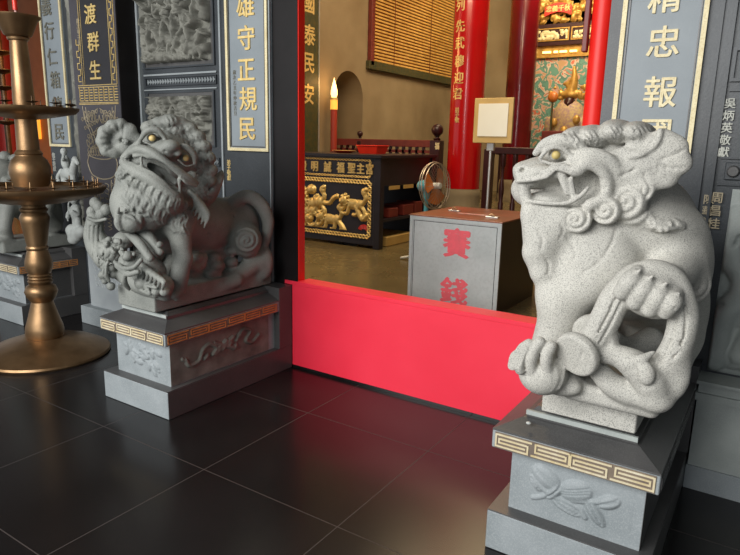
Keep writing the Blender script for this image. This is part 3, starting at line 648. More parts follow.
M['eyegold']=mat('eye_gold_paint',(.62,.50,.20),.55,c2=(.55,.42,.15)); M['eyeamber']=mat('eye_amber_paint',(.74,.56,.24),.5,c2=(.62,.42,.16))
eye(root,T(556,155,2.170),.0145,None,'eyegold')
def lion_left():
    T=lambda px,py,d: globals()['T'](px,py,d+.12)
    S=Sculpt((-3.55,1.93,.5875),(-2.52,3.17,1.74),.0068)
    S.box((-2.99,2.64,.650),(.165,.48,.058),rd=.006,k=.004)
    # trunk
    S.ell((-3.02,2.38,1.13),(.21,.20,.25),k=.06)
    S.ell((-2.99,2.66,1.03),(.17,.28,.18),k=.10)
    S.ell((-2.97,2.93,1.00),(.16,.16,.19),k=.07)
    S.ell(T(140,205,3.50),(.18,.14,.16),k=.07); S.ell(T(160,198,3.45),(.14,.11,.10),k=.04); S.ell(T(170,212,3.60),(.13,.12,.13),k=.06)
    # haunch with swirl, tail curling over
    c=T(246,240,3.92); S.ell(c,(.10,.10,.115),k=.03); curl(S,T(246,240,3.84),(.8,-.6,0),.085,1,.5,.012,.034,.010)
    S.tube([T(222,212,3.95),T(236,200,3.95),T(250,197,3.96),T(262,206,3.98),T(268,222,4.0),T(266,240,4.02)],[.03,.04,.045,.045,.04,.03],.02)
    S.tube([T(220,218,3.90),T(238,205,3.88),T(254,206,3.90),T(259,220,3.92)],.005,.005,'sub'); S.tube([T(226,222,3.88),T(240,212,3.87),T(252,214,3.88)],.005,.005,'sub')
    S.ell(T(262,262,4.02),(.08,.07,.12),k=.04); S.cap(T(255,262,3.98),T(225,282,3.86),.06,.05,.04); S.tube([T(236,280,3.85),T(215,288,3.77),T(200,292,3.72)],[.045,.04,.03],.02)
    for q in range(3): S.tube([T(198+q*5,286+q*-1.5,3.70+q*.02),T(194+q*5,293-q*1.5,3.68+q*.02)],.014,.005)
    S.ell((-3.0,2.66,.80),(.12,.30,.13),k=.03)
    for q in range(16):
        rr=random.Random(q+50); S.ell((-2.89+.03*rr.random(),2.42+.42*rr.random(),.72+.14*rr.random()),(.04,.045,.035),k=.012)
    # near foreleg
    S.ell(T(178,222,3.52),(.085,.09,.10),k=.05); S.cap(T(178,225,3.48),T(183,258,3.46),.068,.050,.03); S.cap(T(183,258,3.46),T(176,288,3.46),.050,.058,.02)
    for q in range(3): S.tube([T(166,232+q*3,3.42),T(176,226+q*3,3.40),T(188,232+q*4,3.42)],.0045,.005,'sub')
    S.ell(T(170,293,3.44),(.07,.06,.035),k=.02)
    for q in range(4): S.tube([T(158+q*7,288+q*1,3.41+q*.01),T(155+q*7,295+q,3.385+q*.01)],.019,.005)
    # raised foreleg resting on the cub
    S.cap(T(132,205,3.5),T(126,222,3.40),.07,.06,.04); S.ell(T(131,222,3.37),(.065,.06,.055),k=.015)
    for q in range(4): S.tube([T(120+q*7,214-q*.5,3.36),T(118+q*7,221,3.335),T(121+q*6,229,3.345)],[.014,.019,.012],.004); S.cap(T(118+q*7,212,3.34),T(119+q*7,207,3.34),.010,.004,.003)
    # head: skull and mane mass
    S.ell(T(165,158,3.62),(.17,.17,.17),k=.05)
    S.ell(T(190,160,3.68),(.13,.13,.17),k=.05); S.ell(T(198,188,3.70),(.12,.12,.12),k=.05)
    S.ell(T(140,178,3.58),(.13,.12,.12),k=.05)
    # crown tufts
    rs=random.Random(4)
    for px,py,r in ((150,128,.05),(160,124,.05),(170,122,.055),(180,124,.05),(189,129,.05),(197,137,.05),(203,147,.05),(207,158,.05),(209,170,.05),(208,181,.045),(176,131,.05),(188,140,.05),(196,152,.05),(200,166,.05)):
        S.ell(T(px,py,3.58+.03*rs.random()),(r,r,r*.8),k=.014); a=rs.random()*6
        for q in range(3): S.tube([T(px-6+q*4,py-6,3.545),T(px-3+q*4,py+1,3.53),T(px-5+q*4,py+7,3.54)],.004,.004,'sub')
    for a in range(9):
        for b in range(4):
            x=192+b*6-abs(a-3)*.8; y=134+a*8+b*3; S.draw([(x-4,y-3),(x,y),(x-1,y+4),(x+4,y+7)],.0045,0,.004,'sub')
    for a in range(8): x=146+a*6.5; S.draw([(x-3,124+abs(a-4)*.8),(x+1,128),(x-1,132),(x+3,136)],.004,0,.004,'sub')
    # snout
    S.ell(T(166,150,3.44),(.075,.08,.055),k=.03); S.ell(T(171,146,3.38),(.045,.045,.034),k=.015); S.ell(T(163,149,3.385),(.020,.02,.018),k=.01); S.ell(T(178,153,3.385),(.020,.02,.018),k=.01)
    S.ell(T(165,151,3.362),(.007,.01,.007),k=.003,op='sub'); S.ell(T(175,155,3.362),(.007,.01,.007),k=.003,op='sub')
    # brows and eyes
    for (px,py) in ((152,138),(186,158)):
        S.ell(T(px,py,3.455),(.030,.03,.026),k=.012,op='sub'); S.ell(T(px,py,3.475),(.027,.027,.025),k=.004)
    S.tube([T(140,140,3.46),T(147,131,3.43),T(157,130,3.42),T(165,138,3.42)],[.010,.018,.018,.010],.01)
    S.tube([T(176,146,3.42),T(186,147,3.42),T(194,155,3.44),T(195,166,3.47)],[.010,.018,.018,.010],.01)
    S.tube([T(143,141,3.44),T(152,145,3.42),T(160,143,3.42)],.006,.005); S.tube([T(178,160,3.42),T(186,166,3.43),T(193,165,3.45)],.006,.005)
    # upper jaw: long lip ridge from the left cheek to the right mouth corner
    S.tube([T(131,152,3.48),T(140,149,3.42),T(152,153,3.38),T(163,161,3.36),T(176,170,3.37),T(188,178,3.40),T(197,183,3.44)],[.016,.024,.026,.026,.024,.020,.012],.012)
    S.tube([T(134,156,3.45),T(145,155,3.40),T(158,163,3.35),T(172,173,3.35),T(186,182,3.38),T(196,186,3.42)],[.010,.013,.014,.013,.012,.009],.005)
    # cavity
    S.tube([T(136,161,3.38),T(148,165,3.35),T(160,172,3.35),T(172,181,3.36),T(181,188,3.38)],[.026,.042,.050,.046,.028],.006,'sub')
    S.tube([T(140,163,3.46),T(150,167,3.44),T(162,174,3.43),T(174,183,3.44)],[.026,.042,.048,.036],.006,'sub')
    S.tube([T(141,162,3.53),T(152,166,3.51),T(163,173,3.50),T(172,181,3.51)],[.02,.032,.036,.026],.006,'sub')
    S.ell(T(155,174,3.53),(.05,.04,.018),rotm(25,'y'),k=.01)
    S.cap(T(179,179,3.385),T(180,192,3.385),.010,.008,.004); S.cap(T(141,158,3.39),T(142,166,3.39),.009,.006,.004)
    # lower jaw slab
    S.tube([T(127,166,3.46),T(138,172,3.41),T(150,178,3.375),T(162,187,3.36),T(173,196,3.37)],[.030,.036,.038,.034,.026],.02)
    S.tube([T(131,163,3.43),T(142,168,3.38),T(154,174,3.35),T(166,184,3.345),T(174,193,3.36)],.008,.005)
    # beard: combed locks hanging under the jaw
    for i,(px,py) in enumerate(((124,176),(130,180),(136,184),(143,188),(150,192),(157,196),(164,200),(171,204),(178,204),(184,206))):
        for e in (0,3): S.draw([(px+e,py-4),(px-3+e,py+4),(px+1+e,py+12),(px-2+e,py+20),(px+3+e,py+28)],.0075,.004,.004)
    for q in range(6): S.draw([(110+q*3,186+q*6),(118+q*4,192+q*6),(124+q*4,203+q*5)],.004,0,.005,'sub')
    curl(S,T(121,175,3.46),(.6,-.8,0),.035,1,.6,.008); curl(S,T(124,162,3.50),(.6,-.8,0),.03,1,.6,.008)
    for i in range(5): S.tube([T(190+i*3,192+i*3,3.50),T(196+i*3,200+i*4,3.48),T(192+i*3,212+i*4,3.50)],[.016,.016,.005],.008)
    curl(S,T(192,176,3.47),(.6,-.8,0),.035,1,.6,.008); curl(S,T(183,204,3.44),(.6,-.8,0),.035,-1,.6,.008)
    # scallop ear at left
    er=frame((.35,-.9,.15))
    S.ell(T(121,140,3.60),(.085,.075,.04),er,k=.02)
    for px,py,r in ((104,132,.028),(102,141,.028),(106,150,.028),(112,126,.028),(121,124,.025),(114,153,.025),(130,130,.03),(134,140,.035)): S.ell(T(px,py,3.585),(r*1.25,r*1.25,.03),er,k=.02)
    for px,py in ((104,131),(102,138),(103,145),(107,151),(110,126),(117,124),(124,124)): S.draw([(122,141),((122+px)/2,(141+py)/2),(px,py)],.0055,.001,.006,'sub')
    curl(S,T(125,141,3.53),(.5,-.8,.2),.022,1,.6,.006)
    S.tube([T(124,158,3.53),T(132,150,3.50),T(140,143,3.48)],[.02,.024,.02],.015)
    # pointed ear at right
    S.tube([T(200,190,3.70),T(211,188,3.66),T(219,178,3.66),T(222,171,3.67)],[.055,.05,.028,.008],.02); S.tube([T(206,191,3.62),T(214,186,3.60),T(219,177,3.62)],.008,.01,'sub')
    # flank hair
    for i in range(7): S.tube([T(196+i*4,222+i*5,3.70),T(203+i*4,228+i*4,3.72),T(200+i*5,240+i*3,3.74)],.004,.006,'sub')
    return S
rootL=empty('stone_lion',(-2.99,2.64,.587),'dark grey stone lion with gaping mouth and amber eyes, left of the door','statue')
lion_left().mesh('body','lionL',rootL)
eye(rootL,T(152,138,3.566),.0175,None,'eyeamber'); eye(rootL,T(186,158,3.566),.0175,None,'eyeamber')
# the tangle of cubs and drapery carved with the left lion: hangs over the front of its plinth
def cubs():
    def T(px,py,d): return onY(px,py,2.07+(d-3.28)*1.15)
    S=Sculpt((-3.62,1.90,.645),(-2.55,2.75,1.28),.0062)
    # upright wrapped bundle at left
    S.tube([T(106,258,3.40),T(99,246,3.42),T(94,234,3.42),T(95,220,3.43)],[.07,.075,.06,.05],.02)
    for px,py in ((92,212),(99,207),(106,210),(101,215),(95,203)): S.ell(T(px,py,3.42),(.032,.032,.036),k=.01)
    for q in range(5): S.tube([T(88+q*5,222,3.38),T(87+q*5,240,3.355),T(89+q*5,262,3.35)],.0055,.005,'sub')
    S.tube([T(88,218,3.385),T(96,221,3.37),T(106,219,3.38)],.010,.006)
    # cub: head, back, paws
    S.ell(T(112,250,3.34),(.085,.08,.075),k=.03); S.ell(T(132,262,3.30),(.075,.07,.06),k=.03); S.ell(T(124,240,3.36),(.06,.06,.05),k=.03)
    S.ell(T(127,256,3.25),(.035,.03,.028),k=.012); S.ell(T(122,249,3.255),(.012,.012,.012),k=.004); S.ell(T(134,254,3.25),(.012,.012,.012),k=.004)
    S.tube([T(115,262,3.25),T(124,268,3.22),T(134,267,3.22),T(141,260,3.24)],.012,.006); S.tube([T(117,266,3.24),T(127,274,3.22),T(138,272,3.23)],.014,.008)
    for i in range(9): S.ell(T(101+i*2.6,246+math.sin(i*1.7)*7,3.285),(.018,.018,.018),k=.008)
    # dark square block with carved edge between the cub and the leg
    S.tube([T(128,232,3.30),T(140,244,3.27),T(150,258,3.27)],[.022,.026,.022],.008); S.tube([T(134,226,3.34),T(148,236,3.33),T(160,252,3.33)],[.03,.03,.02],.01)
    # second small lion, head down, beside the leg
    S.ell(T(152,272,3.36),(.075,.08,.075),k=.03); S.ell(T(160,285,3.34),(.08,.07,.06),k=.03); S.ell(T(148,262,3.34),(.05,.05,.05),k=.02); S.ell(T(143,283,3.30),(.045,.045,.04),k=.015)
    for i in range(6): S.tube([T(140+i*4,262+i*3,3.29),T(144+i*4,270+i*2.5,3.27),T(142+i*4,279+i*2,3.28)],[.012,.014,.006],.005)
    for px,py in ((150,288),(157,292),(165,292)): S.ell(T(px,py,3.30),(.024,.03,.024),k=.006)
    # rock skirt reaching the plinth
    S.tube([T(110,264,3.40),T(122,272,3.38),T(140,284,3.36),T(165,293,3.38)],[.05,.055,.055,.045],.03)
    S.tube([T(108,262,3.29),T(105,272,3.275),T(109,281,3.29)],[.010,.018,.010],.006); S.tube([T(126,270,3.22),T(124,281,3.22),T(129,289,3.25)],[.010,.018,.010],.006)
    S.tube([T(140,290,3.28),T(150,294,3.27),T(146,286,3.27),T(156,288,3.28)],.009,.005)
    S.ell(T(150,250,3.5),(.08,.10,.10),k=.03)
    for q in range(5): S.draw([(86+q*4.5,226),(85+q*4.6,245),(87+q*4.4,268),(88+q*4,284)],.0045,0,.005,'sub')
    for q in range(12): S.draw([(100+(q%4)*7,240+(q//4)*9),(104+(q%4)*7,244+(q//4)*9),(101+(q%4)*7,249+(q//4)*9)],.004,0,.004,'sub')
    for q in range(22):
        rr=random.Random(q); x=96+rr.random()*66; y=244+rr.random()*44
        S.ell(T(x,y,3.30+rr.random()*.03),(.016+.012*rr.random(),)*3,k=.008)
    return S
o=cubs().mesh('small_lions','lionL',rootL); o['label']='tangle of small playing lions and drapery under the forepaw'
# distant lion on the far-left pedestal
def lion_far():
    S=Sculpt((-5.80,2.42,.5865),(-4.92,3.18,1.42),.010)
    S.box((-5.38,2.86,.64),(.15,.3,.06),rd=.006,k=.004)
    S.ell((-5.38,2.95,.98),(.17,.2,.22),k=.06); S.ell((-5.38,2.74,1.05),(.16,.14,.18),k=.06); S.ell((-5.36,3.0,.84),(.17,.14,.17),k=.05)
    S.ell((-5.40,2.66,1.24),(.14,.14,.12),k=.04); S.cap((-5.42,2.60,1.22),(-5.52,2.52,1.22),.07,.05,.03)
    for s in (-1,1): S.cap((-5.38+.1*s,2.66,.98),(-5.38+.12*s,2.60,.80),.06,.05,.02); S.cap((-5.38+.12*s,2.60,.80),(-5.38+.1*s,2.62,.72),.05,.055,.02); S.ell((-5.38+.1*s,2.58,.71),(.055,.07,.03),k=.01)
    for i in range(12):
        a=i*.52; S.ell((-5.38+.15*math.cos(a),2.72+.06*math.sin(a*2),1.24+.13*math.sin(a)),(.045,.05,.045),k=.01)
    S.tube([(-5.22,3.02,.78),(-5.17,2.9,.9),(-5.2,2.98,1.05),(-5.3,3.05,1.2)],[.05,.06,.05,.03],.02)
    curl(S,(-5.20,2.90,.86),(1,-.2,0),.07,1,.5,.01); S.tube([(-5.49,2.56,1.2),(-5.56,2.47,1.18)],.02,.006,'sub')
    return S
r3=empty('stone_lion',(-5.38,2.86,.587),'distant grey stone lion half hidden behind the brass stand column','statue')
lion_far().mesh('body','lionL',r3)
r_=ray(528.5,423); k_=(.5475-1.55)/r_[2]; pb=MB().ball(tuple(CAM+r_*k_),.008,6,(1.2,1,.7)).build('pebble','whitestone',None,True); tag(pb,'tiny white pebble on the sloping top of the right pedestal','pebble')
#@@WALLS
# ------------------------------------------------------------------ carved and inscribed stone on the facade
def bar_frame(m,x0,x1,z0,z1,wd,y0,y1,top=True):
    m.box(x0,x0+wd,y0,y1,z0,z1); m.box(x1-wd,x1,y0,y1,z0,z1); m.box(x0+wd,x1-wd,y0,y1,z0,z0+wd)
    if top: m.box(x0+wd,x1-wd,y0,y1,z1-wd,z1)
    return m
def couplet(x0,x1,z0,z1,label,chars,face,charmat,framemat,small=None,cs=.15,y=FY):
    t=empty('couplet_plaque',((x0+x1)/2,y,z0),label,'wall plaque')
    bd=MB().box(x0,x1,y-.012,y,z0,z1).build('stone_board',face,t)
    bar_frame(MB(),x0,x1,z0,z1,.020,y-.024,y-.012).build('gilt_frame',framemat,t)
    bar_frame(MB(),x0+.026,x1-.026,z0+.026,z1-.026,.006,y-.018,y-.012).build('inner_line','dstone',t)
    for ch,cx,cz in chars: text(ch,cs,charmat,bd,'gold_character',cx,y-.016,cz,bold=.018,ext=.004,sx=1.0,shear=.0)
    if small: text('\n'.join(small[0]),small[3],small[4],bd,'small_inscription',small[1],y-.014,small[2],bold=.01,ext=.001,spacing=1.05)
    return t
def cz(px,py,Y=FY): p=onY(px,py,Y); return float(p[0]),float(p[2])
couplet(-3.262,-2.885,1.475,3.0,'blue-grey couplet plaque behind the left lion, ending in a gold character above its back',[(c,*cz(*p)) for c,p in (('雄',(247,5)),('守',(248,38)),('正',(248,70)),('規',(250,99)),('民',(249,129)))],'panel','gold','palegold',('歲次乙丑年仲秋吉旦',-3.19,1.86,.032,'greytext'),.165)
couplet(-.712,-.358,1.475,3.0,'pale grey couplet plaque with cream gold characters behind the right lion',[(c,*cz(*p)) for c,p in (('精',(666,-3)),('忠',(664,42)),('報',(661,92)),('國',(656,134)))],'panel','palegold','palegold',None,.145)
couplet(-5.475,-5.155,1.455,3.0,'narrow distant couplet plaque beside the orange side doorway, behind the brass stand',[(c,*cz(*p)) for c,p in (('義',(48,7)),('行',(51,31)),('仁',(54,57)),('箱',(57,80)),('德',(59,105)),('民',(61,132)))],'panel','greytext','palegold',None,.15)
o=text('\n'.join('弟子敬獻'),.040,'gold',None,'gold_inscription',*cz(229,170)[:1],FY-.001,cz(229,170)[1],bold=.02,ext=.001,spacing=.9); tag(o,'tiny gold characters on the dark wall above the left lion tail','inscription')
o=text('\n'.join('信士敬獻'),.05,'whitetext',None,'white_inscription',cz(54,160)[0],FY-.001,cz(54,162)[1],bold=.02,ext=.001,spacing=.8); tag(o,'faded pale characters on grey wall right behind the brass stand bulb','inscription')
# two carved panels left of the first couplet
def carved_panel(x0,x1,z0,z1,label,fn,seed):
    t=empty('carved_wall_panel',((x0+x1)/2,FY,z0),label,'carved panel')
    MB().box(x0-.03,x1+.03,FY-.006,FY,z0-.03,z1+.03).build('backing','dstone',t)
    bar_frame(MB(),x0-.035,x1+.035,z0-.035,z1+.035,.012,FY-.014,FY).build('frame','wall',t)
    r=Relief(x1-x0,z1-z0,.0065); fn(r,random.Random(seed)); r.H*=1.3; r.build('relief','carve',t,x0,FY-.005,z0); return t
def scene_battle(r,rs):
    W,H=r.w,r.h
    for i in range(46): r.dome(rs.random()*W,rs.random()*H,.02+.03*rs.random(),.02+.025*rs.random(),rs.random()*3,.02+.045*rs.random(),.35)
    for i in range(26):
        u,v=rs.random()*W,rs.random()*H; a=rs.random()*6; r.stroke([(u,v),(u+.06*math.cos(a),v+.06*math.sin(a)),(u+.09*math.cos(a+.6),v+.09*math.sin(a+.6))],.014,.065,taper=True)
    r.horse(W*.42,H*.16,.26,0,.06,-1); r.person(W*.45,H*.34,.2,.1,.085); r.person(W*.75,H*.28,.24,-.2,.08,-1); r.person(W*.2,H*.3,.22,.15,.08)
    r.horse(W*.80,H*.10,.20,.1,.06); r.person(W*.62,H*.42,.2,0,.08); r.person(W*.9,H*.46,.2,.2,.08,-1); r.person(W*.3,H*.6,.2,-.1,.075); r.person(W*.55,H*.66,.22,.1,.08,-1); r.person(W*.8,H*.72,.2,0,.08); r.person(W*.15,H*.8,.22,0,.08)
    r.stroke([(0.02,H*.47),(W*.25,H*.60),(W*.45,H*.62)],.012,.095); r.stroke([(0,.03),(W*.3,.05),(W*.6,.03),(W,.08)],.035,.05)
    for u in (.03,.09): r.stroke([(u,.05),(u,H*.42)],.008,.06)
    for z in (.12,.2,.28): r.stroke([(0,z),(.12,z+.03)],.007,.05)
    for q in range(120):
        u,v=rs.random()*W,rs.random()*H; a=rs.random()*6; r.stroke([(u,v),(u+.03*math.cos(a),v+.03*math.sin(a))],.004,.012,cut=True,curve=False)
    r.noise(.008,.02,3)
def scene_flowers(r,rs):
    W,H=r.w,r.h
    for i in range(20): 
        u,v=rs.random()*W,rs.random()*H; r.dome(u,v,.03+.03*rs.random(),.025+.02*rs.random(),rs.random()*3,.03+.04*rs.random(),.4)
        r.stroke([(u-.03,v),(u+.03,v+.01)],.004,.014,cut=True,curve=False)
    for i in range(26):
        u,v=rs.random()*W,rs.random()*H; a=rs.random()*6; r.stroke([(u,v),(u+.06*math.cos(a),v+.06*math.sin(a)),(u+.09*math.cos(a+.9),v+.09*math.sin(a+.9))],.013,.065,taper=True)
    for u,v in ((.35,.75),(.6,.6),(.85,.7),(.15,.6),(.8,.25),(.5,.3),(.25,.25)):
        for k in range(6): r.dome(u*W+.028*math.cos(k*1.05),v*H+.028*math.sin(k*1.05),.02,.016,k*1.05,.065)
        r.dome(u*W,v*H,.014,.014,0,.075)
    r.noise(.006,.02,5)
carved_panel(-4.10,-3.415,2.085,3.0,'tall carved stone panel of crowded warriors and a horse, above the flower panel',scene_battle,3)
carved_panel(-4.08,-3.43,1.53,1.85,'low carved stone panel of tangled flowers, directly behind the left lion head',scene_flowers,5)
def beads(x0,x1,z0,h,label,n=26):
    t=empty('bead_moulding',((x0+x1)/2,FY,z0),label,'moulding')
    bar_frame(MB(),x0,x1,z0,z0+h,.006,FY-.014,FY).build('border','wall',t); m=MB(); w_=(x1-x0-.03)/n
    for i in range(n): 
        cx=x0+.015+w_*(i+.5); m.add([(cx-w_*.4,FY-.002,z0+h/2),(cx,FY-.012,z0+h*.82),(cx+w_*.4,FY-.002,z0+h/2),(cx,FY-.012,z0+h*.18),(cx,FY-.016,z0+h/2)],[(0,4,1),(1,4,2),(2,4,3),(3,4,0)])
    m.build('bead_row','slate',t)
beads(-4.13,-3.37,1.925,.062,'row of small pale diamond beads between the two carved panels')
beads(-3.62,-3.36,1.36,.06,'short row of beads low on the wall beside the left lion mane',10)
t=struct(MB().box(-4.185,-4.165,FY-.03,FY,0,4.2).box(-3.335,-3.32,FY-.012,FY,0,4.2).box(-2.875,-2.866,FY-.02,FY,0,4.2).box(-4.15,-3.37,FY-.010,FY,2.0,2.012).box(-4.15,-3.37,FY-.010,FY,1.895,1.903).build('trim_2','slate'))
# pier with inscription and lotus engraving
px0,px1,PY=-4.76,-4.195,3.0
pt=empty('inscribed_pier',((px0+px1)/2,3.1,0),'square stone pier with three gold characters over a gilt lotus engraving','pier')
MB().box(px0,px1,PY,FY-.001,.75,4.2).build('shaft','pierface',pt)
MB().box(px1,px1+.006,PY+.004,FY-.002,.17,4.2).build('black_side','blackpillar',pt)
MB().box(px0-.0,px1-.0,PY,FY-.001,.15,.75).build('pale_base','pierbase',pt)
MB().box(px0-.06,px1+.06,PY-.06,FY-.001,0,.15,.004).build('foot_block','slate',pt)
MB().box(px0+.12,px1-.085,PY-.003,PY,1.93,4.2).build('inscription_ground','pierdark',pt)
m=MB()
for a,b in ((px0+.115,px0+.12),(px0+.14,px0+.143),(px1-.088,px1-.083),(px1-.025,px1-.020)): m.box(a,b,PY-.005,PY,1.93,4.2)
for z in (1.93,1.915,1.80,1.79): m.box(px0+.05,px1-.02,PY-.005,PY,z,z+.005)
for zz in (1.815,1.835,1.855,1.875,1.895):   # meander courses
    x=px0+.06
    while x<px1-.05: m.box(x,x+.05,PY-.005,PY,zz,zz+.006); m.box(x+(.0 if int(zz*1000)%40 else .044),x+(.006 if int(zz*1000)%40 else .05),PY-.005,PY,zz,zz+.02); x+=.062
for i in range(30):
    z=1.96+i*.045; m.box(px1-.070,px1-.040,PY-.005,PY,z,z+.006); m.box(px1-.070+(.024 if i%2 else 0),px1-.064+(.024 if i%2 else 0),PY-.005,PY,z,z+.045)
    if i<7: m.box(px0+.06,px0+.10,PY-.005,PY,z,z+.006); m.box(px0+.06+(.034 if i%2 else 0),px0+.066+(.034 if i%2 else 0),PY-.005,PY,z,z+.045)
m.build('gilt_meander','gold',pt)
for c,p in (('渡',(91,14)),('群',(94,42)),('生',(96,70))): x,z=cz(*p,PY); text(c,.15,'gold',pt,'gold_character',x,PY-.006,z,bold=.02,ext=.003)
x,z=cz(79,32,PY); text('\n'.join('歲次甲子年'),.042,'lotus',pt,'small_inscription',x,PY-.003,z,ext=.001,spacing=.95)
x,z=cz(96,197,PY); text('敬獻',.05,'palegold',pt,'small_inscription',x+.03,PY-.003,1.0,ext=.001)
# gilt line engraving: lotus throne, bowl and stand
m=MB(); cx=(px0+px1)/2+.01
def ln(pts,r=.0035,mm=None): (mm or m).tube([(cx+a,PY-.001,b) for a,b in spline(pts,5)],r,5)
for s in (-1,1):
    for q in range(4): ln([(s*(.01+.045*q),1.76-.02*q),(s*(.05+.045*q),1.74),(s*(.06+.04*q),1.68),(s*(.02+.04*q),1.66),(s*(.0+.04*q),1.71)])
    ln([(s*.21,1.78),(s*.19,1.68),(s*.14,1.60),(s*.10,1.50),(s*.15,1.42)]); ln([(s*.17,1.77),(s*.15,1.66),(s*.09,1.58),(s*.05,1.48),(0,1.44)])
    for q in range(5):
        a=.02+.033*q; ln([(s*a,1.62-.03*q),(s*(a+.03),1.60-.02*q),(s*(a+.02),1.55-.02*q),(s*(a-.012),1.57-.02*q),(s*a,1.60-.03*q)]); ln([(s*a,1.47),(s*(a+.025),1.44),(s*a,1.40),(s*(a-.02),1.43),(s*a,1.47)])
    ln([(s*.17,1.40),(s*.19,1.34),(s*.15,1.26),(s*.08,1.23),(0,1.22)],.005); ln([(s*.17,1.40),(s*.08,1.38),(0,1.375)],.005)
    ln([(s*.15,1.24),(s*.13,1.12),(s*.13,1.0),(s*.16,.86)],.006); ln([(s*.10,1.22),(s*.09,1.12),(s*.09,1.02)],.004)
    for q in range(5): ln([(s*.02,1.19-.04*q),(s*.06,1.18-.04*q),(s*.05,1.15-.04*q),(s*.01,1.155-.04*q)])
for s in (-1,1):
    for q in range(7):
        for v in range(3):
            a=.015+.032*q; z=1.74-.075*v-.01*q
            if a<.22-.035*v: ln([(s*a,z),(s*(a+.016),z+.014),(s*(a+.026),z),(s*(a+.014),z-.016),(s*a,z)],.0028)
    for q in range(9):
        z=1.50-.012*q; ln([(s*(.02+.018*q),z),(s*(.03+.018*q),z+.02),(s*(.04+.018*q),z),(s*(.03+.018*q),z-.02)],.0026)
    for q in range(6): ln([(s*.10,1.2-.05*q),(s*.12,1.185-.05*q),(s*.10,1.17-.05*q)],.003); ln([(s*.02,1.0-.03*q),(s*.07,.985-.03*q),(s*.03,.97-.03*q)],.003)
m.build('lotus_engraving','lotus',pt)
m=MB()
for s in (-1,1):
    for q in range(4):
        a=.04+.05*q; ln([(s*a,.70),(s*(a+.035),.66),(s*(a+.02),.60),(s*(a-.03),.62),(s*(a-.02),.55),(s*(a+.03),.52),(s*a,.46)],.003,m)
        ln([(s*(a-.02),.44),(s*a,.38),(s*(a+.03),.42)],.003,m)
for q in range(12): x=-.2+q*.036; ln([(x,.36),(x+.018,.33),(x+.036,.36)],.003,m)
m.build('scroll_engraving','engrave',pt)
# dragon wall left of the pier and two small figures on its ledge
t=empty('dragon_relief',(-4.86,FY,.2),'tall narrow carved relief squeezed between the distant couplet plaque and the pier','carved panel')
r=Relief(.33,2.7,.009); rs=random.Random(8)
for i in range(70): r.dome(.05+rs.random()*.24,rs.random()*2.6,.04*rs.random()+.02,.035,rs.random()*3,.02+.02*rs.random())
r.stroke([(.17+.10*math.sin(k*.9),.1+k*.16) for k in range(16)],.04,.045); r.noise(.01,.03,2); r.build('relief','carve',t,-5.10,FY-.003,.62)
t=empty('stone_figurine',(-4.83,3.06,.83),'small pale carved stone attendant standing on a rock left of the pier','figurine')
def figurine():
    S=Sculpt((-5.0,2.90,.60),(-4.62,3.19,1.25),.008)
    for i in range(14):
        rr=random.Random(i); S.ell((-4.85+.10*(rr.random()-.5)*2,3.06,.72+.10*rr.random()),(.05,.045,.045),k=.012)
    S.cap((-4.85,3.06,.82),(-4.845,3.06,.92),.026,.03,.01); S.cap((-4.80,3.06,.82),(-4.81,3.06,.92),.026,.03,.01)
    S.ell((-4.83,3.06,.97),(.055,.045,.07),k=.015); S.ell((-4.83,3.05,1.07),(.033,.033,.038),k=.008); S.ell((-4.83,3.05,1.105),(.04,.04,.018),k=.006)
    S.tube([(-4.87,3.05,1.0),(-4.90,3.03,.95),(-4.86,3.0,.93)],.017,.008); S.tube([(-4.79,3.05,1.0),(-4.75,3.03,.95),(-4.78,3.0,.98)],.017,.008); S.cap((-4.86,3.0,.90),(-4.86,3.02,1.05),.008,.008,.004)
    return S
f_=figurine().mesh('figure','whitestone',t); f_.data.transform(Matrix.Translation((-.13,-.01,-.05)))
t=empty('stone_figurine',(-4.93,3.08,1.12),'small pale stone rider group above the lower brass tray','figurine')
def rider():
    S=Sculpt((-5.16,2.90,1.05),(-4.70,3.19,1.50),.008)
    S.ell((-4.95,3.06,1.24),(.10,.04,.045),k=.02); S.cap((-4.87,3.06,1.26),(-4.81,3.05,1.36),.035,.025,.01); S.cap((-4.81,3.05,1.36),(-4.76,3.04,1.33),.025,.018,.01)
    for x in (-5.02,-4.98,-4.90,-4.87): S.cap((x,3.06,1.22),(x-.01,3.06,1.10),.022,.014,.01)
    S.ell((-4.95,3.05,1.33),(.04,.035,.06),k=.01); S.ell((-4.95,3.04,1.42),(.028,.028,.032),k=.006); S.tube([(-5.04,3.06,1.26),(-5.10,3.06,1.2),(-5.08,3.06,1.14)],.018,.01)
    S.tube([(-4.97,3.04,1.36),(-4.90,3.0,1.36),(-4.88,3.0,1.42)],.014,.006); S.box((-4.95,3.06,1.095),(.13,.06,.02),rd=.005,k=.01)
    return S
f_=rider().mesh('figure','whitestone',t); f_.data.transform(Matrix.Translation((-.07,-.02,0)))
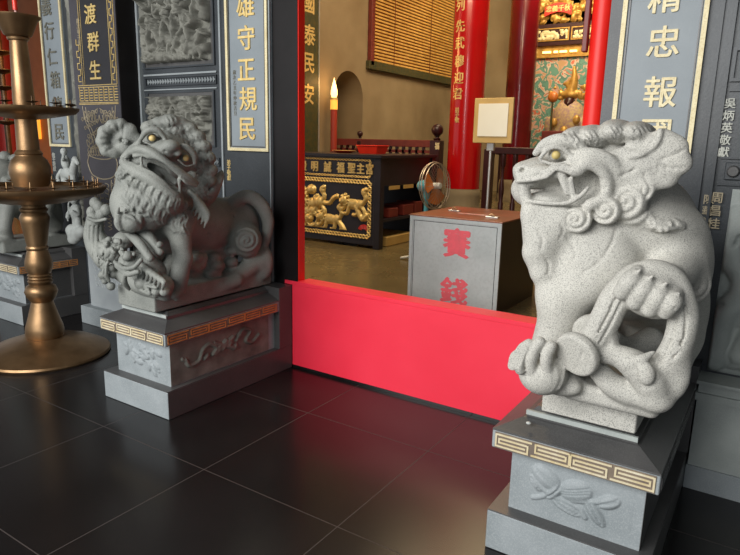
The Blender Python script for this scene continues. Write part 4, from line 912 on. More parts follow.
# right-hand wall: base, ledge, dragon relief, small inscriptions
struct(MB().box(-.196,4,3.05,FY,0,.115).build('trim_3','slate'))
struct(MB().box(-.190,4,3.06,FY,.115,.44).build('trim_4','slate_r'))
struct(MB().box(-.198,4,3.045,FY,.44,.475).box(-.19,4,3.06,FY,.475,.52).box(-.198,4,3.035,FY,.52,.535).build('trim_5','slate_r'))
struct(MB().box(-.315,-.300,FY-.012,FY,.54,4.2).box(-.262,-.252,FY-.02,FY,.54,4.2).box(-.24,4,FY-.012,FY,1.40,1.41).box(-.24,4,FY-.012,FY,1.515,1.525).box(-.24,4,FY-.012,FY,1.80,1.81).build('trim_6','wall'))
t=empty('dragon_relief',(.25,FY,.545),'weathered grey dragon relief in the wall right of the right lion','carved panel')
r=Relief(.95,.84,.008); rs=random.Random(21)
r.stroke([(.02,.06),(.03,.25),(.10,.42),(.02,.58),(.10,.74),(.22,.80),(.35,.72),(.5,.8)],.055,.05); r.stroke([(.12,.1),(.2,.3),(.3,.4),(.22,.6)],.05,.05)
for i in range(60): u=.02+rs.random()*.9; v=rs.random()*.9; r.dome(u,v,.03+.05*rs.random(),.03+.03*rs.random(),rs.random()*3,.015+.03*rs.random(),.7)
for q in range(30): u=.02+rs.random()*.8; v=.03+rs.random()*.85; a=rs.random()*6; r.stroke([(u,v),(u+.05*math.cos(a),v+.05*math.sin(a))],.007,.02,cut=True,curve=False)
r.noise(.012,.05,7); r.build('relief','slate_r',t,-.175,FY-.002,.545)
x,z=cz(706,222); o=text('\n'.join('陳華英敬獻'),.046,'lotus',None,'gold_inscription',x,FY-.013,z,bold=.02,ext=.001,spacing=1.12); tag(o,'left of two short gold character columns beside the right lion back','inscription')
x,z=cz(715,215); o=text('\n'.join('周昌桂'),.052,'lotus',None,'gold_inscription',x,FY-.013,z+.02,bold=.02,ext=.001,spacing=1.12); tag(o,'right of two short gold character columns, three characters long','inscription')
x,z=cz(727,128); o=text('\n'.join('吳炳英敬獻'),.046,'whitetext',None,'white_inscription',x,FY-.013,z,bold=.02,ext=.001,spacing=1.12); tag(o,'pale gold character column at the right edge, above the bead rosettes','inscription')
t=empty('rosette_moulding',(-.1,FY,1.43),'pair of dark square rosettes on the wall at the right edge','moulding')
for i in range(4):
    MB().box(-.215+i*.075,-.15+i*.075,FY-.012,FY,1.425,1.50,.003).build('square','wall',t); MB().lathe([(.001,-.016),(.02,-.016),(.026,-.008),(.026,0)],(-.182+i*.075,FY-.010,1.462),16,'y').build('rosette','dstone',t,True)
t=empty('key_moulding',(-.1,FY,1.84),'dark nested-square key motif on the wall in the upper right corner','moulding')
bar_frame(MB(),-.245,.3,1.84,1.98,.014,FY-.016,FY).build('border','wall',t); bar_frame(MB(),-.20,-.12,1.87,1.95,.010,FY-.014,FY).build('square','slate',t); MB().box(-.18,-.14,FY-.014,FY,1.89,1.93).build('square','slate',t)

#@@STAND
# ------------------------------------------------------------------ brass candle stand
SB=T(47,353,4.898); SB[2]=0; sd=4.898
def zs(y,px=42): return float(T(px,y,sd)[2])
st=empty('candle_stand',SB,'large aged brass candle stand with two spiked trays, left of the left lion','candle stand')
q=.0072
C3=(SB[0],SB[1],0)
base=[(.0,.0),(.425,.0),(.432,.012),(.425,.026),(.395,.040),(.34,.070),(.26,.098),(.19,.116),(.15,.124),(.14,.128),(.118,.130)]
MB().lathe(base,C3,72).build('round_base','brass',st,True)
prof=[(14,345),(14,341),(15.5,339),(18,333),(17.2,326),(14,316),(10.4,303),(10,301),(13.5,296),(15.2,291),(13.5,286),(10.2,283.5),(10.8,282),(11.4,280.5),(10.2,279),(11.2,277.5),(10.2,276),(11.2,274.5),(10,273),(10.8,271.5),(12.6,266),(12.2,260),(9.6,251),(9.2,249.5),(10,248),(10,246.5),(9,245),(10.2,238),(12.6,222),(13.4,217),(12,214),(11,212),(12.4,210),(12.4,208.5),(10.6,207),(10.8,203),(12,200)]
MB().lathe([(a*q,zs(b)) for a,b in prof],C3,48).build('turned_stem','brass',st,True)
zt=zs(192); 
tr1=MB().lathe([(.0,zt-.085),(.08,zt-.085),(.20,zt-.070),(.36,zt-.035),(.45,zt-.004),(.472,zt+.022),(.478,zt+.040),(.468,zt+.044),(.460,zt+.036),(.445,zt+.018),(.0,zt+.012)],C3,72).build('lower_tray','brass',st,True)
prof=[(15,186),(16.5,180),(18,174),(18,167),(15.5,160),(12,156.5),(11.5,155),(12.2,153.5),(11.4,152),(9.8,150),(9.3,125),(9.2,108)]
MB().lathe([(a*.0072,zs(b,38)) for a,b in prof],C3,48).build('middle_stem','brass',st,True)
z2=zs(112,36)
tr2=MB().lathe([(.0,z2-.055),(.08,z2-.05),(.20,z2-.03),(.31,z2-.008),(.333,z2+.015),(.336,z2+.030),(.326,z2+.030),(.316,z2+.012),(.0,z2+.010)],C3,64).build('upper_tray','brass',st,True)
prof=[(9.4,106),(9.6,100),(8.8,80),(7.8,50),(7.4,43),(7.6,42),(9.2,41),(9.6,39),(8.8,37.5),(8.2,37)]
MB().lathe([(a*.0070,zs(b,30)) for a,b in prof],C3,40).build('upper_stem','brass',st,True)
zc=zs(37,24); zc1=zs(17,22)
MB().lathe([(.0,zc),(.075,zc),(.085,zc+.01),(.125,zc1-.02),(.142,zc1-.006),(.145,zc1+.004),(.130,zc1+.004),(.118,zc1-.01),(.078,zc+.02),(.0,zc+.02)],C3,48).build('cup','brass',st,True)
def pin(x,y,z,h=.07):
    return MB().lathe([(.0,0),(.006,0),(.005,h*.5),(.010,h*.52),(.036,h*.62),(.038,h*.66),(.008,h*.60),(.0045,h*.62),(.0035,h*1.1),(.0005,h*1.18)],(0,0,0),12).xf(lambda v:v+np.array((x,y,z)))
for R0,n,z,mt,tr in ((.42,20,zt+.014,'brass',tr1),(.29,12,z2+.011,'brassdark',tr2)):
    for k in range(n):
        a=2*math.pi*(k+.35)/n; pin(SB[0]+R0*math.cos(a),SB[1]+R0*math.sin(a),z).build('candle_pin',mt,tr,True)
c=empty('joss_candle',(SB[0],SB[1],zc+.02),'thin red candle stick standing in the brass cup at top left','candle')
MB().lathe([(.008,0),(.008,.14)],(SB[0]+.0,SB[1],zc+.021),12).build('pale_stick','sticker',c,True); MB().lathe([(.016,0),(.016,.40)],(SB[0],SB[1],zc+.161),14).build('wax','tray',c,True)
# side shrine seen through the far-left doorway
p=onY(6,100,6.2); o=MB().lathe([(.20,0),(.20,3.9)],(p[0]-.05,6.2,.3),32).build('temple_column','shrinered',None,True); tag(o,'dim red column at the far left edge behind the brass stand','column')
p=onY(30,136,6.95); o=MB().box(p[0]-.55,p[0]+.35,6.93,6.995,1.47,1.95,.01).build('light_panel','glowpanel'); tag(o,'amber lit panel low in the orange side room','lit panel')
p=onY(4,60,5.2)
t=empty('offering_tower',(p[0]-.1,5.2,.3),'dark tiered lamp tower at the left frame edge','lamp tower')
m=MB(); m.lathe([(.04,0),(.04,3.2)],(p[0]-.1,5.2,.3),16); m.build('pole','brassdark',t,True)
for zz in (zs(115,4),zs(92,4),zs(63,4),zs(38,4),zs(10,4)):
    z_=1.55+(zz-1.55)*1.55; MB().lathe([(.02,-.06),(.12,-.03),(.19,.0),(.19,.012),(.05,.02)],(p[0]-.1,5.2,z_),32).build('tier','brassdark',t,True)

#@@HALL
# ------------------------------------------------------------------ inside the hall
t=empty('wall_couplet',(-5.88,7.2,1.0),'dark green board with gold characters on the side wall, beside the left door post','wall plaque')
MB().box(-5.899,-5.87,6.82,7.54,1.0,5.0,.004).build('board','green',t)
for c,(px,py) in (('國',(309,3)),('泰',(309.5,35)),('民',(309,63)),('安',(308.5,94))):
    r=ray(px,py); k=-5.868/r[0]; text(c,.30,'gold',t,'gold_character',-5.868,float(r[1]*k),float(CAM[2]+r[2]*k),face='x',bold=.03,ext=.003,sx=.9)
MB().box(-5.899,-5.865,7.54,7.565,.9,5.0).build('edge_strip','steel',t)
o=MB().box(-.893,-.868,3.20,3.235,2.0,3.0,.004).build('hanging_strip','redwood'); tag(o,'dark narrow wooden strip hanging beside the bright red right door post','board')
# black lacquer altar desk
DX0,DX1,DY0,DY1,DZ=-5.45,-3.90,6.2,7.55,1.41
t=empty('altar_desk',((DX0+DX1)/2,(DY0+DY1)/2,.3),'black lacquer altar desk with gilded lion carvings and a lettered band','desk')
MB().box(DX0-.03,DX1+.02,DY0-.03,DY1+.02,DZ-.035,DZ,.004).build('top','ebony',t)
MB().box(DX0,DX1-.08,DY0,DY0+.03,.34,DZ-.035).build('front_panel','ebony',t)
for x,y in ((DX1-.09,DY0-.01),(DX1-.09,DY1-.09),(DX0,DY1-.09)): MB().box(x,x+.09,y,y+.09,.3,DZ-.035,.004).build('leg','ebony',t)
MB().box(DX0,DX1-.02,DY0+.05,DY1-.02,1.05,1.375).build('drawer_case','ebony',t)
MB().box(DX0,DX1-.02,DY0+.05,DY1-.02,.62,.65).build('shelf','ebony',t)
MB().box(DX0,DX1-.02,DY1-.04,DY1-.02,.34,1.05).build('back_panel','ebony',t)
def rope(m,x0,x1,z0,z1,w_,y):
    for a,b,c,d in ((x0,z0,x1,z0),(x0,z1,x1,z1),(x0,z0,x0,z1),(x1,z0,x1,z1)):
        L=math.hypot(c-a,d-b); n=int(L/.045)
        for s in (0,math.pi):
            m.tube([(a+(c-a)*i/(n*3)+(0 if a!=c else w_*.5*math.sin(i*1.05+s)),y,b+(d-b)*i/(n*3)+(w_*.5*math.sin(i*1.05+s) if a!=c else 0)) for i in range(n*3+1)],w_*.22,5)
m=MB(); rope(m,DX0+.04,DX1-.15,1.15,1.345,.022,DY0-.006); rope(m,DX0+.04,DX1-.15,.44,1.09,.045,DY0-.006); m.build('gilt_rope_border','gold',t)
for c,px in (('殿',303.5),('明',315),('誠',328),('福',341),('聖',352),('主',361),('宮',370)):
    p=onY(px,163+(px-300)*.055,DY0); text(c,.135,'gold',t,'gilt_character',float(p[0]),DY0-.006,1.247,bold=.035,ext=.008,sx=.85)
def gilt_lion(r,u,v,k,flip=1,a=0):
    c,s=math.cos(a),math.sin(a); g=lambda x,y:(u+k*(x*flip*c-y*s),v+k*(x*flip*s+y*c))
    r.dome(*g(0,0),.30*k,.15*k,a,.03); r.dome(*g(-.32,.06),.15*k,.15*k,0,.045); r.dome(*g(-.42,.02),.07*k,.06*k,0,.05)
    for q in range(8): r.dome(*g(-.30+.15*math.cos(q*.8),.08+.15*math.sin(q*.8)),.045*k,.045*k,0,.04)
    r.dome(*g(.26,.02),.14*k,.14*k,0,.035)
    for p in (((-.22,-.05),(-.38,-.22),(-.52,-.2)),((-.12,-.08),(-.18,-.3),(-.30,-.34)),((.22,-.05),(.18,-.28),(.06,-.32)),((.32,-.02),(.46,-.2),(.40,-.36))): r.stroke([g(*q) for q in p],.055*k,.03)
    r.stroke([g(.36,.06),g(.44,.25),g(.32,.42),g(.42,.5)],.06*k,.03)
    r.dome(*g(.38,.4),.08*k,.10*k,.4,.035)
r=Relief(1.25,.56,.008)
def dpos(px,py): p=onY(px,py,DY0); return p[0]-(DX1-.15-1.25),p[2]-.49
u,v=dpos(313,203); gilt_lion(r,u,v,.42); r.dome(u+.10,v+.02,.075,.075,0,.055); r.stroke([(u+.18,v+.02),(u+.26,v+.02),(u+.33,v+.09),(u+.38,v+.11)],.025,.03); r.dome(u-.02,v+.17,.07,.06,0,.05)
u,v=dpos(353,204); gilt_lion(r,u,v,.40,1,-.1); r.stroke([(u+.05,v-.03),(u+.14,v-.17),(u+.22,v-.12)],.03,.035)
u,v=dpos(330,219); gilt_lion(r,u,v,.40,1,-.05); r.stroke([(u+.14,v-.02),(u+.22,v-.12),(u+.24,v-.22)],.03,.03)
u,v=dpos(302,218); gilt_lion(r,u,v,.38,-1); r.stroke([(u+.1,v-.1),(u+.2,v-.06),(u+.3,v-.1)],.018,.025)
gilt_lion(r,.3,.2,.4); gilt_lion(r,.15,.4,.36,-1); r.build('gilt_lions','gold',t,DX1-.15-1.25,DY0-.001,.49,mask=True)
p=onY(364,229,DY0); m=MB()
for k in range(7):
    a=math.pi*(.12+.76*k/6); m.box(-.012,.012,-.008,0,.02,.075).xf(lambda v:v)
m=MB(); fan_=[(.085*math.cos(math.pi*(.1+.8*k/12)),.085*math.sin(math.pi*(.1+.8*k/12))) for k in range(13)]; poly=fan_+[(x*.42,z*.42) for x,z in fan_[::-1]]
m.prism([(float(p[0])+x,float(p[2])-.03+z) for x,z in poly],'y',DY0-.008,DY0-.001); m.build('red_fan_plaque','seal',t)
text('敬獻',.05,'pink',t,'plaque_lettering',float(p[0]),DY0-.010,float(p[2])+.02,ext=.001)
for i,(y,z,w_) in enumerate(((6.5,.665,.22),(6.85,.665,.26),(7.15,.665,.2))):
    o=MB().box(DX1-.35,DX1-.06,y,y+w_,z-.012,z+.10+.02*i,.006).build('storage_box','redwood'); tag(o,('nearest','middle','farthest')[i]+' dark red box on the side shelf under the altar desk','box','boxes on the desk shelf')
o=MB().box(DX1-.5,DX1-.05,6.45,7.1,.3,.42,.01).build('wooden_crate','ochre'); tag(o,'low ochre crate on the floor under the right end of the altar desk','crate')
for i in range(3):
    MB().box(DX1-.025,DX1-.012,6.42+i*.34,6.66+i*.34,1.0,1.045).build('drawer_label','ochre',t)
# red trays on the desk
def tray(x0,x1,y0,y1,z0,h,label):
    t=empty('offering_tray',((x0+x1)/2,(y0+y1)/2,z0),label,'tray'); m=MB(); th=.012; f=.03
    P=[(x0+f,y0+f,z0),(x1-f,y0+f,z0),(x1-f,y1-f,z0),(x0+f,y1-f,z0),(x0,y0,z0+h),(x1,y0,z0+h),(x1,y1,z0+h),(x0,y1,z0+h),(x0+th,y0+th,z0+h),(x1-th,y0+th,z0+h),(x1-th,y1-th,z0+h),(x0+th,y1-th,z0+h),(x0+f+th,y0+f+th,z0+th),(x1-f-th,y0+f+th,z0+th),(x1-f-th,y1-f-th,z0+th),(x0+f+th,y1-f-th,z0+th)]
    F=[(3,2,1,0),(12,13,14,15)]
    for k in range(4): j=(k+1)%4; F+=[(k,j,4+j,4+k),(4+k,4+j,8+j,8+k),(8+k,8+j,12+j,12+k)]
    m.add(P,F); m.build('tray_body','tray',t); m2=MB(); m2.tube([(x0,y0,z0+h),(x1,y0,z0+h),(x1,y1,z0+h),(x0,y1,z0+h)],.008,6,True); m2.build('rim','tray',t); return t
a=onY(360,150,6.85); b=onY(396,150,6.85); tray(float(a[0])+.03,float(b[0])-.20,6.72,7.0,1.411,.10,'deep rectangular red plastic tray on the right of the altar desk')
a=onY(344,150,6.7)
t=empty('offering_plate',(a[0],6.7,1.411),'flat round red plate left of the red tray','plate'); MB().lathe([(.09,0),(.10,.004),(.155,.026),(.16,.032),(.15,.032),(.09,.010),(.0,.010)],(float(a[0]),6.7,1.411),40).build('dish','tray',t,True)
MB().lathe([(.152,.0),(.158,.004),(.152,.006)],(float(a[0]),6.7,1.438),40).build('gold_rim','gold',t,True)
# balustrades
def finial_post(x,y,z0,z1,r,t,ball):
    t=MB().box(x-r,x+r,y-r,y+r,z0,z1,.006).build('post','maroon',t); MB().lathe([(r*.6,0),(r*.75,.02),(r*.45,.035),(r*.4,.05),(r*.7,.06),(r*.4,.07)],(x,y,z1),20).build('neck','maroon',t,True); MB().ball((x,y,z1+.065+ball*.9),ball,10).build('ball_finial','maroon',t,True)
t=empty('balustrade',(-4.9,7.95,.56),'dull red railing with ball finials behind the altar desk','railing')
RY=7.95
MB().box(-5.88,-4.15,RY-.03,RY+.03,1.50,1.60,.005).build('top_rail','redwood',t); MB().box(-5.88,-4.15,RY-.02,RY+.02,.75,.80).build('bottom_rail','redwood',t)
MB().box(-5.88,-4.15,RY-.015,RY+.015,1.42,1.46).build('middle_rail','redwood',t)
for px,rr,bb,zt_ in ((314,.05,.06,1.63),(360,.035,.045,1.57),(437,.075,.085,1.60)):
    p=onY(px,140,RY); finial_post(float(p[0]),RY,.56,zt_,rr,t,bb)
for k in range(14): MB().box(-5.75+k*.11,-5.71+k*.11,RY-.015,RY+.015,.8,1.50).build('baluster','maroon',t)
for px,py in ((312,140),(437,146)): p=onY(px,py,RY-.08); text('福',.10,'palegold',t,'gold_character',float(p[0]),RY-.078,float(p[2]),bold=.06,ext=.004,sx=.7)
t=empty('balustrade',(-2.5,7.95,.56),'dark maroon balustrade with turned spindles behind the offering box','railing')
p0=onY(487,148,RY)[0]; MB().box(p0,-1.2,RY-.045,RY+.045,1.44,1.53,.008).build('handrail','maroon',t); MB().box(p0,-1.2,RY-.03,RY+.03,.62,.68).build('bottom_rail','maroon',t)
MB().box(p0-.02,p0+.10,RY-.05,RY+.05,.56,1.50,.006).build('newel','maroon',t)
for k in range(13):
    x=p0+.24+k*.165
    if x>-1.25: break
    MB().lathe([(.034,.68),(.034,.80),(.022,.82),(.03,.90),(.036,.98),(.022,1.10),(.018,1.18),(.022,1.22),(.018,1.26),(.034,1.29),(.034,1.44)],(float(x),RY,0),14).build('baluster','maroon',t,True)
# columns
def column(px,Y,rpx,mt,label,z0,chars=None,base=True):
    p=onY(px,140,Y); x=float(p[0]); t=empty('temple_column',(x,Y,z0),label,'column'); rr=rpx
    MB().lathe([(rr,.0 if not base else .40),(rr,5.04)],(x,Y,z0),64).build('shaft',mt,t,True)
    if base: MB().lathe([(rr*1.16,0),(rr*1.16,.12),(rr*1.08,.15),(rr*1.12,.30),(rr*1.05,.38),(rr*.95,.405)],(x,Y,z0),48).build('stone_base','sanddark',t,True)
    for c,pp,sz in (chars or []):
        q=onY(pp[0],pp[1],Y-rr*.93); a=math.asin(max(-1,min(1,(float(q[0])-x)/rr))); text(c,sz,'gold',t,'gold_character',x,Y,float(q[2]),bold=.03,ext=.002,bend=(rr+.003,a))
    return t
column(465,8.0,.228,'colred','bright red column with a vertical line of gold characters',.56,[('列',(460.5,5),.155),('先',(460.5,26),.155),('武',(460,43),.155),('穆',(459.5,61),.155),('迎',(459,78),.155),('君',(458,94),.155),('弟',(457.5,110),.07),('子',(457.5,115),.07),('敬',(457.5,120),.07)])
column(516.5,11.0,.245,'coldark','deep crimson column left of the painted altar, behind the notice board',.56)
# bamboo blind
t=empty('bamboo_blind',(-5.86,10.5,2.8),'large golden bamboo blind in a red frame on the side wall','blind')
m=MB(); z=2.86
while z<5.3: m.box(-5.87,-5.845,8.98,12.9,z,z+.030); z+=.052
m.build('slats','blind',t)
MB().box(-5.895,-5.875,8.9,12.95,2.84,5.3).build('backing','redwood',t)
MB().box(-5.895,-5.82,8.86,8.96,2.78,5.3,.005).build('side_frame','redwood',t); MB().box(-5.895,-5.82,8.82,12.95,2.72,2.85,.005).build('bottom_frame','green',t)
m=MB(); 
for y in (9.6,10.9,12.1): m.box(-5.842,-5.838,y,y+.012,2.8,5.3)
m.build('cord','redwood',t)
# candle lamp
p=onY(336,140,7.84); cx_=float(p[0])
t=empty('candle_lamp',(cx_,7.75,.56),'tall red candle lamp with a glowing flame bulb, in front of the arched niche','lamp')
MB().lathe([(.11,0),(.11,.03),(.05,.06),(.035,.10)],(cx_,7.78,.561),24).build('foot','maroon',t,True)
MB().lathe([(.05,.10),(.05,1.46)],(cx_,7.78,.561),24).build('candle_body','candle',t,True); MB().lathe([(.055,1.46),(.055,1.60)],(cx_,7.78,.561),24).build('glowing_band','goldlit',t,True)
MB().lathe([(.058,1.60),(.058,1.63),(.04,1.635)],(cx_,7.78,.561),24).build('collar','gold',t,True); MB().lathe([(.034,1.635),(.05,1.68),(.047,1.74),(.028,1.82),(.012,1.88),(.001,1.92)],(cx_,7.78,.561),20).build('flame_bulb','flame',t,True)
l=bpy.data.lights.new('candle_glow','POINT'); l.energy=3; l.color=(1,.55,.2); l.shadow_soft_size=.05; lo=bpy.data.objects.new('candle_glow',l); COL.objects.link(lo); lo.location=(cx_+.12,7.7,2.42)
# offering box
BX0,BX1,BY0,BY1,BZ=-2.416,-1.652,4.3,5.12,1.003
t=empty('offering_box',((BX0+BX1)/2,(BY0+BY1)/2,.3),'scuffed grey metal offering box with two red painted characters','box')
MB().box(BX0+.004,BX1-.004,BY0+.004,BY1,.3,BZ-.012).build('box_body','boxdark',t)
MB().box(BX0,BX1,BY0-.004,BY0+.004,.3,BZ-.008).build('front_sheet','box',t)
bar_frame(MB(),BX0,BX1,.3,BZ-.006,.026,BY0-.012,BY0-.003).build('front_rim','box',t)
bar_frame(MB(),BX0+.034,BX1-.034,.334,BZ-.04,.004,BY0-.0055,BY0-.003).build('seam','boxdark',t)
MB().box(BX0-.006,BX1+.006,BY0-.014,BY1+.01,BZ-.008,BZ+.004,.003).build('lid','boxtop',t)
m=MB(); m.box(BX0+.26,BX0+.52,BY0+.30,BY0+.335,BZ+.0045,BZ+.007); m.build('slot_sticker','sticker',t)
for x,y in ((BX0+.12,BY0+.42),(BX1-.22,BY0+.20)):
    MB().box(x,x+.10,y,y+.035,BZ+.004,BZ+.014,.002).build('hasp','steel',t); MB().tube([(x+.03,y-.01,BZ+.02),(x+.05,y+.0,BZ+.035),(x+.08,y-.01,BZ+.02)],.006,6).build('padlock_shackle','brass',t,True)
x,z=cz(457,243,BY0); text('賽',.235,'pink',t,'red_character',x,BY0-.0065,z,bold=.05,ext=.0008,sx=1.0)
x,z=cz(454,291,BY0); text('錢',.215,'pink',t,'red_character',x,BY0-.0065,z,bold=.05,ext=.0008,sx=1.1)
# electric fan
FC=np.array((-3.04,5.9,1.12)); 
t=empty('electric_fan',(-3.10,5.9,.3),'pale blue pedestal fan with amber blades, behind the offering box','fan')
nx=Vector((1,-.12,0.06)).normalized(); rot=nx.to_track_quat('X','Z').to_matrix()
def fx(v): r_=rot@Vector(v); return (FC[0]+r_[0],FC[1]+r_[1],FC[2]+r_[2])
m=MB()
for rr,xx in ((.245,0),(.235,.035),(.235,-.035)): m.tube([fx((xx,rr*math.cos(a),rr*math.sin(a))) for a in np.linspace(0,2*math.pi,40)[:-1]],.005 if xx else .008,6,True)
for k in range(30):
    a=2*math.pi*k/30; c,s=math.cos(a),math.sin(a)
    for sg in (1,-1): m.tube([fx((sg*.055,.04*c,.04*s)),fx((sg*.06,.14*c,.14*s)),fx((sg*.035,.235*c,.235*s))],.0018,4)
m.build('guard','wire',t,True)
m=MB()
for k in range(3):
    a0=2*math.pi*k/3; P=[]
    for i in range(9):
        a=a0+1.45*i/8; r1=.205*(1-.25*abs(i/8-.55)); P.append(((i/8-.5)*.05,a,r1))
    V=[];F=[]
    for xx,a,r1 in P: V+=[fx((xx*.5,.03*math.cos(a),.03*math.sin(a))),fx((xx,r1*math.cos(a),r1*math.sin(a))),fx((xx*.5-.004,.03*math.cos(a),.03*math.sin(a))),fx((xx-.004,r1*math.cos(a),r1*math.sin(a)))]
    for i in range(8): F+=[(i*4,i*4+1,i*4+5,i*4+4),(i*4+2,i*4+6,i*4+7,i*4+3)]
    m.add(V,F)
m.build('blades','fanorange',t,True)
MB().lathe([(.001,.072),(.03,.07),(.034,.05),(.034,-.03)],(0,0,0),20,'x').xf(lambda v:np.array(fx(v))).build('hub','fanwhite',t,True)
MB().lathe([(.03,-.05),(.060,-.07),(.066,-.13),(.055,-.19),(.02,-.21)],(0,0,0),24,'x').xf(lambda v:np.array(fx(v))).build('motor_housing','fanblue',t,True)
MB().tube([(FC[0]-.1,5.91,1.06),(FC[0]-.1,5.91,.98)],.035,14).tube([(FC[0]-.1,5.91,.98),(FC[0]-.1,5.91,.76)],.024,14).build('neck','fanblue',t,True)
MB().tube([(FC[0]-.1,5.91,.78),(FC[0]-.1,5.91,.34)],.014,12).build('pole','fanwhite',t,True)
for k in range(4):
    a=.3+k*math.pi/2; MB().tube([(FC[0]-.1,5.91,.36),(FC[0]-.1+.14*math.cos(a),5.91+.14*math.sin(a),.345),(FC[0]-.1+.26*math.cos(a),5.91+.26*math.sin(a),.318)],[.018,.016,.014],8).build('foot','fanwhite',t,True)
# notice on a stand
a=onY(475,98,5.5); b=onY(511,144,5.5); X0,X1=float(a[0]),float(b[0])
t=empty('notice_stand',((X0+X1)/2,5.55,.3),'blank cream notice in an ochre frame on a thin pale pole','sign stand')
MB().box(X0,X1,5.5,5.525,1.57,1.97,.004).build('frame_board','ochre',t); MB().box(X0+.045,X1-.045,5.494,5.501,1.63,1.92).build('paper','paper',t)
MB().lathe([(.012,.02),(.012,1.22)],((X0+X1)/2-.02,5.54,.3),12).build('pole','steel',t,True); MB().box((X0+X1)/2-.055,(X0+X1)/2+.015,5.52,5.56,1.50,1.57,.004).build('clamp','steel',t); MB().lathe([(.16,0),(.16,.015),(.03,.03),(.012,.04)],((X0+X1)/2-.02,5.54,.3),32).build('foot_plate','steel',t,True)
# painted altar at the back
AY=12.9
t=empty('altar_screen',(-3.7,13.1,.56),'gilded altar screen with painted blue-green mural and carved gold frieze','altar')
MB().box(-4.9,-2.4,AY,13.19,.57,3.28).build('mural','mural',t)
MB().box(-4.9,-2.4,AY-.06,13.19,3.28,3.50).build('cornice','altargold',t)
MB().box(-4.9,-2.4,AY-.12,13.19,3.50,4.9).build('frieze_ground','maroon',t)
r=Relief(2.5,.52,.022); rs=random.Random(2)
for i in range(150): r.dome(rs.random()*2.5,.03+rs.random()*.46,.03+.06*rs.random(),.03+.035*rs.random(),rs.random()*3,.04+.05*rs.random())
r.build('carved_frieze','altargold',t,-4.9,AY-.12,3.90)
r=Relief(2.5,.45,.022)
for i in range(60): r.dome(rs.random()*2.5,.03+rs.random()*.4,.04+.05*rs.random(),.03+.05*rs.random(),rs.random()*3,.05+.05*rs.random())
r.build('carved_frieze','altargold',t,-4.9,AY-.12,4.45,mask=True)
for i,(x0,x1) in enumerate(((-4.46,-3.82),(-3.78,-3.2),(-3.16,-2.6))):
    bar_frame(MB(),x0,x1,3.58,3.82,.02,AY-.14,AY-.12).build('panel_frame','altargold',t); r=Relief(x1-x0-.06,.18,.018)
    for k in range(26): r.dome(rs.random()*(x1-x0-.06),rs.random()*.18,.03,.03,0,.02)
    r.build('panel_carving','palegold',t,x0+.03,AY-.121,3.61,mask=True)
m=MB(); 
p=onY(545,17,AY-.2); x0=float(p[0]); sc=[(x0+.52*i/12,4.02+.07*math.sin(math.pi*i/12)) for i in range(13)]
m.prism(sc+[(a,b+.17) for a,b in sc[::-1]],'y',AY-.24,AY-.22); m.build('red_scroll_plaque','seal',t)
text('忠義千秋',.12,'gold',t,'plaque_lettering',x0+.26,AY-.245,4.155,ext=.002)
for a_,b_ in ((543,551),(554,558),(560,567),(570,577)):
    p=onY(a_,45,AY-.1); q_=onY(b_,45,AY-.1); MB().box(float(p[0]),float(q_[0]),AY-.10,AY-.06,3.36,3.40,.004).build('altar_light','flame',t)
# deity figure in embroidered robe
def deity():
    x=float(onY(570,100,12.3)[0]); S=Sculpt((x-.65,11.95,.9),(x+.65,12.75,3.1),.02)
    return x
gx=float(onY(569,100,12.3)[0])
t=empty('deity_statue',(gx,12.4,.9),'enthroned deity figure with flaming gold crown and embroidered robe before the mural','statue')
S=Sculpt((gx-.6,11.95,1.0),(gx+.6,12.8,3.0),.022)
S.ell((gx,12.4,1.45),(.36,.26,.55),k=.1); S.ell((gx,12.38,2.05),(.34,.2,.38),k=.08); S.ell((gx-.28,12.32,1.85),(.13,.15,.28),rotm(-20,'y'),k=.06); S.ell((gx+.28,12.32,1.85),(.13,.15,.28),rotm(20,'y'),k=.06)
for q in range(5): S.tube([(gx-.16+q*.08,12.10,2.0),(gx-.2+q*.1,12.08,1.6),(gx-.22+q*.11,12.14,1.1)],.018,.02,'sub')
S.mesh('robe','robe',t)
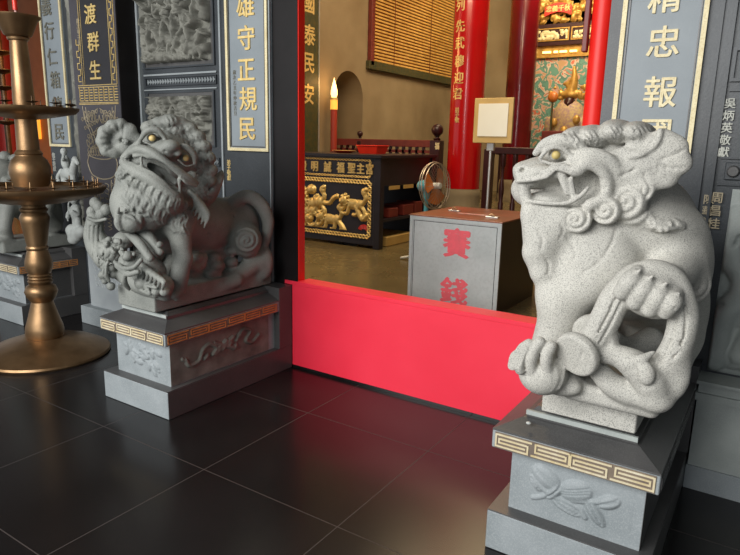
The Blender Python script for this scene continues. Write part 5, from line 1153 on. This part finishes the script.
S=Sculpt((gx-.3,12.1,2.1),(gx+.3,12.7,2.7),.015); S.ell((gx,12.35,2.36),(.105,.11,.14),k=.02); S.ell((gx,12.24,2.34),(.02,.03,.035),k=.01); S.ell((gx,12.27,2.23),(.06,.05,.08),k=.02); S.cap((gx,12.38,2.1),(gx,12.38,2.3),.07,.07,.03); S.mesh('head','maroon',t)
S=Sculpt((gx-.55,12.1,2.3),(gx+.55,12.7,3.15),.02)
S.ell((gx,12.38,2.52),(.17,.12,.09),k=.03)
rs=random.Random(9)
for k in range(30):
    a=math.pi*rs.random(); q=.12+.26*rs.random(); S.ell((gx+q*1.15*math.cos(a),12.34+.04*rs.random(),2.46+.85*q*math.sin(a)),(.03+.04*rs.random(),.04,.03+.04*rs.random()),k=.012)
S.tube([(gx+.02,12.36,2.6),(gx+.05,12.36,2.8),(gx+.03,12.36,3.02)],[.09,.07,.03],.02)
S.mesh('crown','altargold',t)
S=Sculpt((gx-.4,11.95,1.3),(gx+.4,12.4,2.3),.018)
for a_,b_ in ((-.2,.15),(.22,.2),(.18,-.15),(-.1,-.3),(.0,.0)): S.ell((gx+a_,12.12,1.85+b_),(.07,.05,.09),k=.03)
S.tube([(gx-.28,12.15,1.6),(gx,12.08,1.52),(gx+.28,12.15,1.6)],.04,.02); S.mesh('gilt_ornament','altargold',t)
p=onY(553,97,12.0); f_=empty('orange_flower',(float(p[0]),12.0,1.45),'round orange flower on a stem left of the deity figure','flower')
MB().ball((float(p[0]),12.0,float(p[2])),.10,10,(1,.6,1)).build('blossom','fanorange',f_,True); MB().lathe([(.02,.0),(.02,float(p[2])-1.453)],(float(p[0]),12.0,1.453),10).build('stem','green',f_,True)
p2=onY(556,134,11.6)
t=empty('altar_table',(gx-.1,11.7,.56),'dark altar table below the deity figure, mostly hidden by the right lion','table')
MB().box(gx-1.0,gx+.9,11.3,12.1,1.38,1.45,.01).build('top','maroon',t)
for x in (gx-.95,gx+.8): MB().box(x,x+.08,11.35,11.43,.56,1.38).build('leg','maroon',t)
MB().box(gx-.9,gx+.8,11.9,12.0,.6,1.38).build('back_panel','maroon',t)
o=MB().box(float(p2[0])-.22,float(p2[0])+.22,11.45,11.75,1.451,1.83,.01).build('altar_box','redwood'); tag(o,'dull red box on the altar table, just above the right lion brow','box')
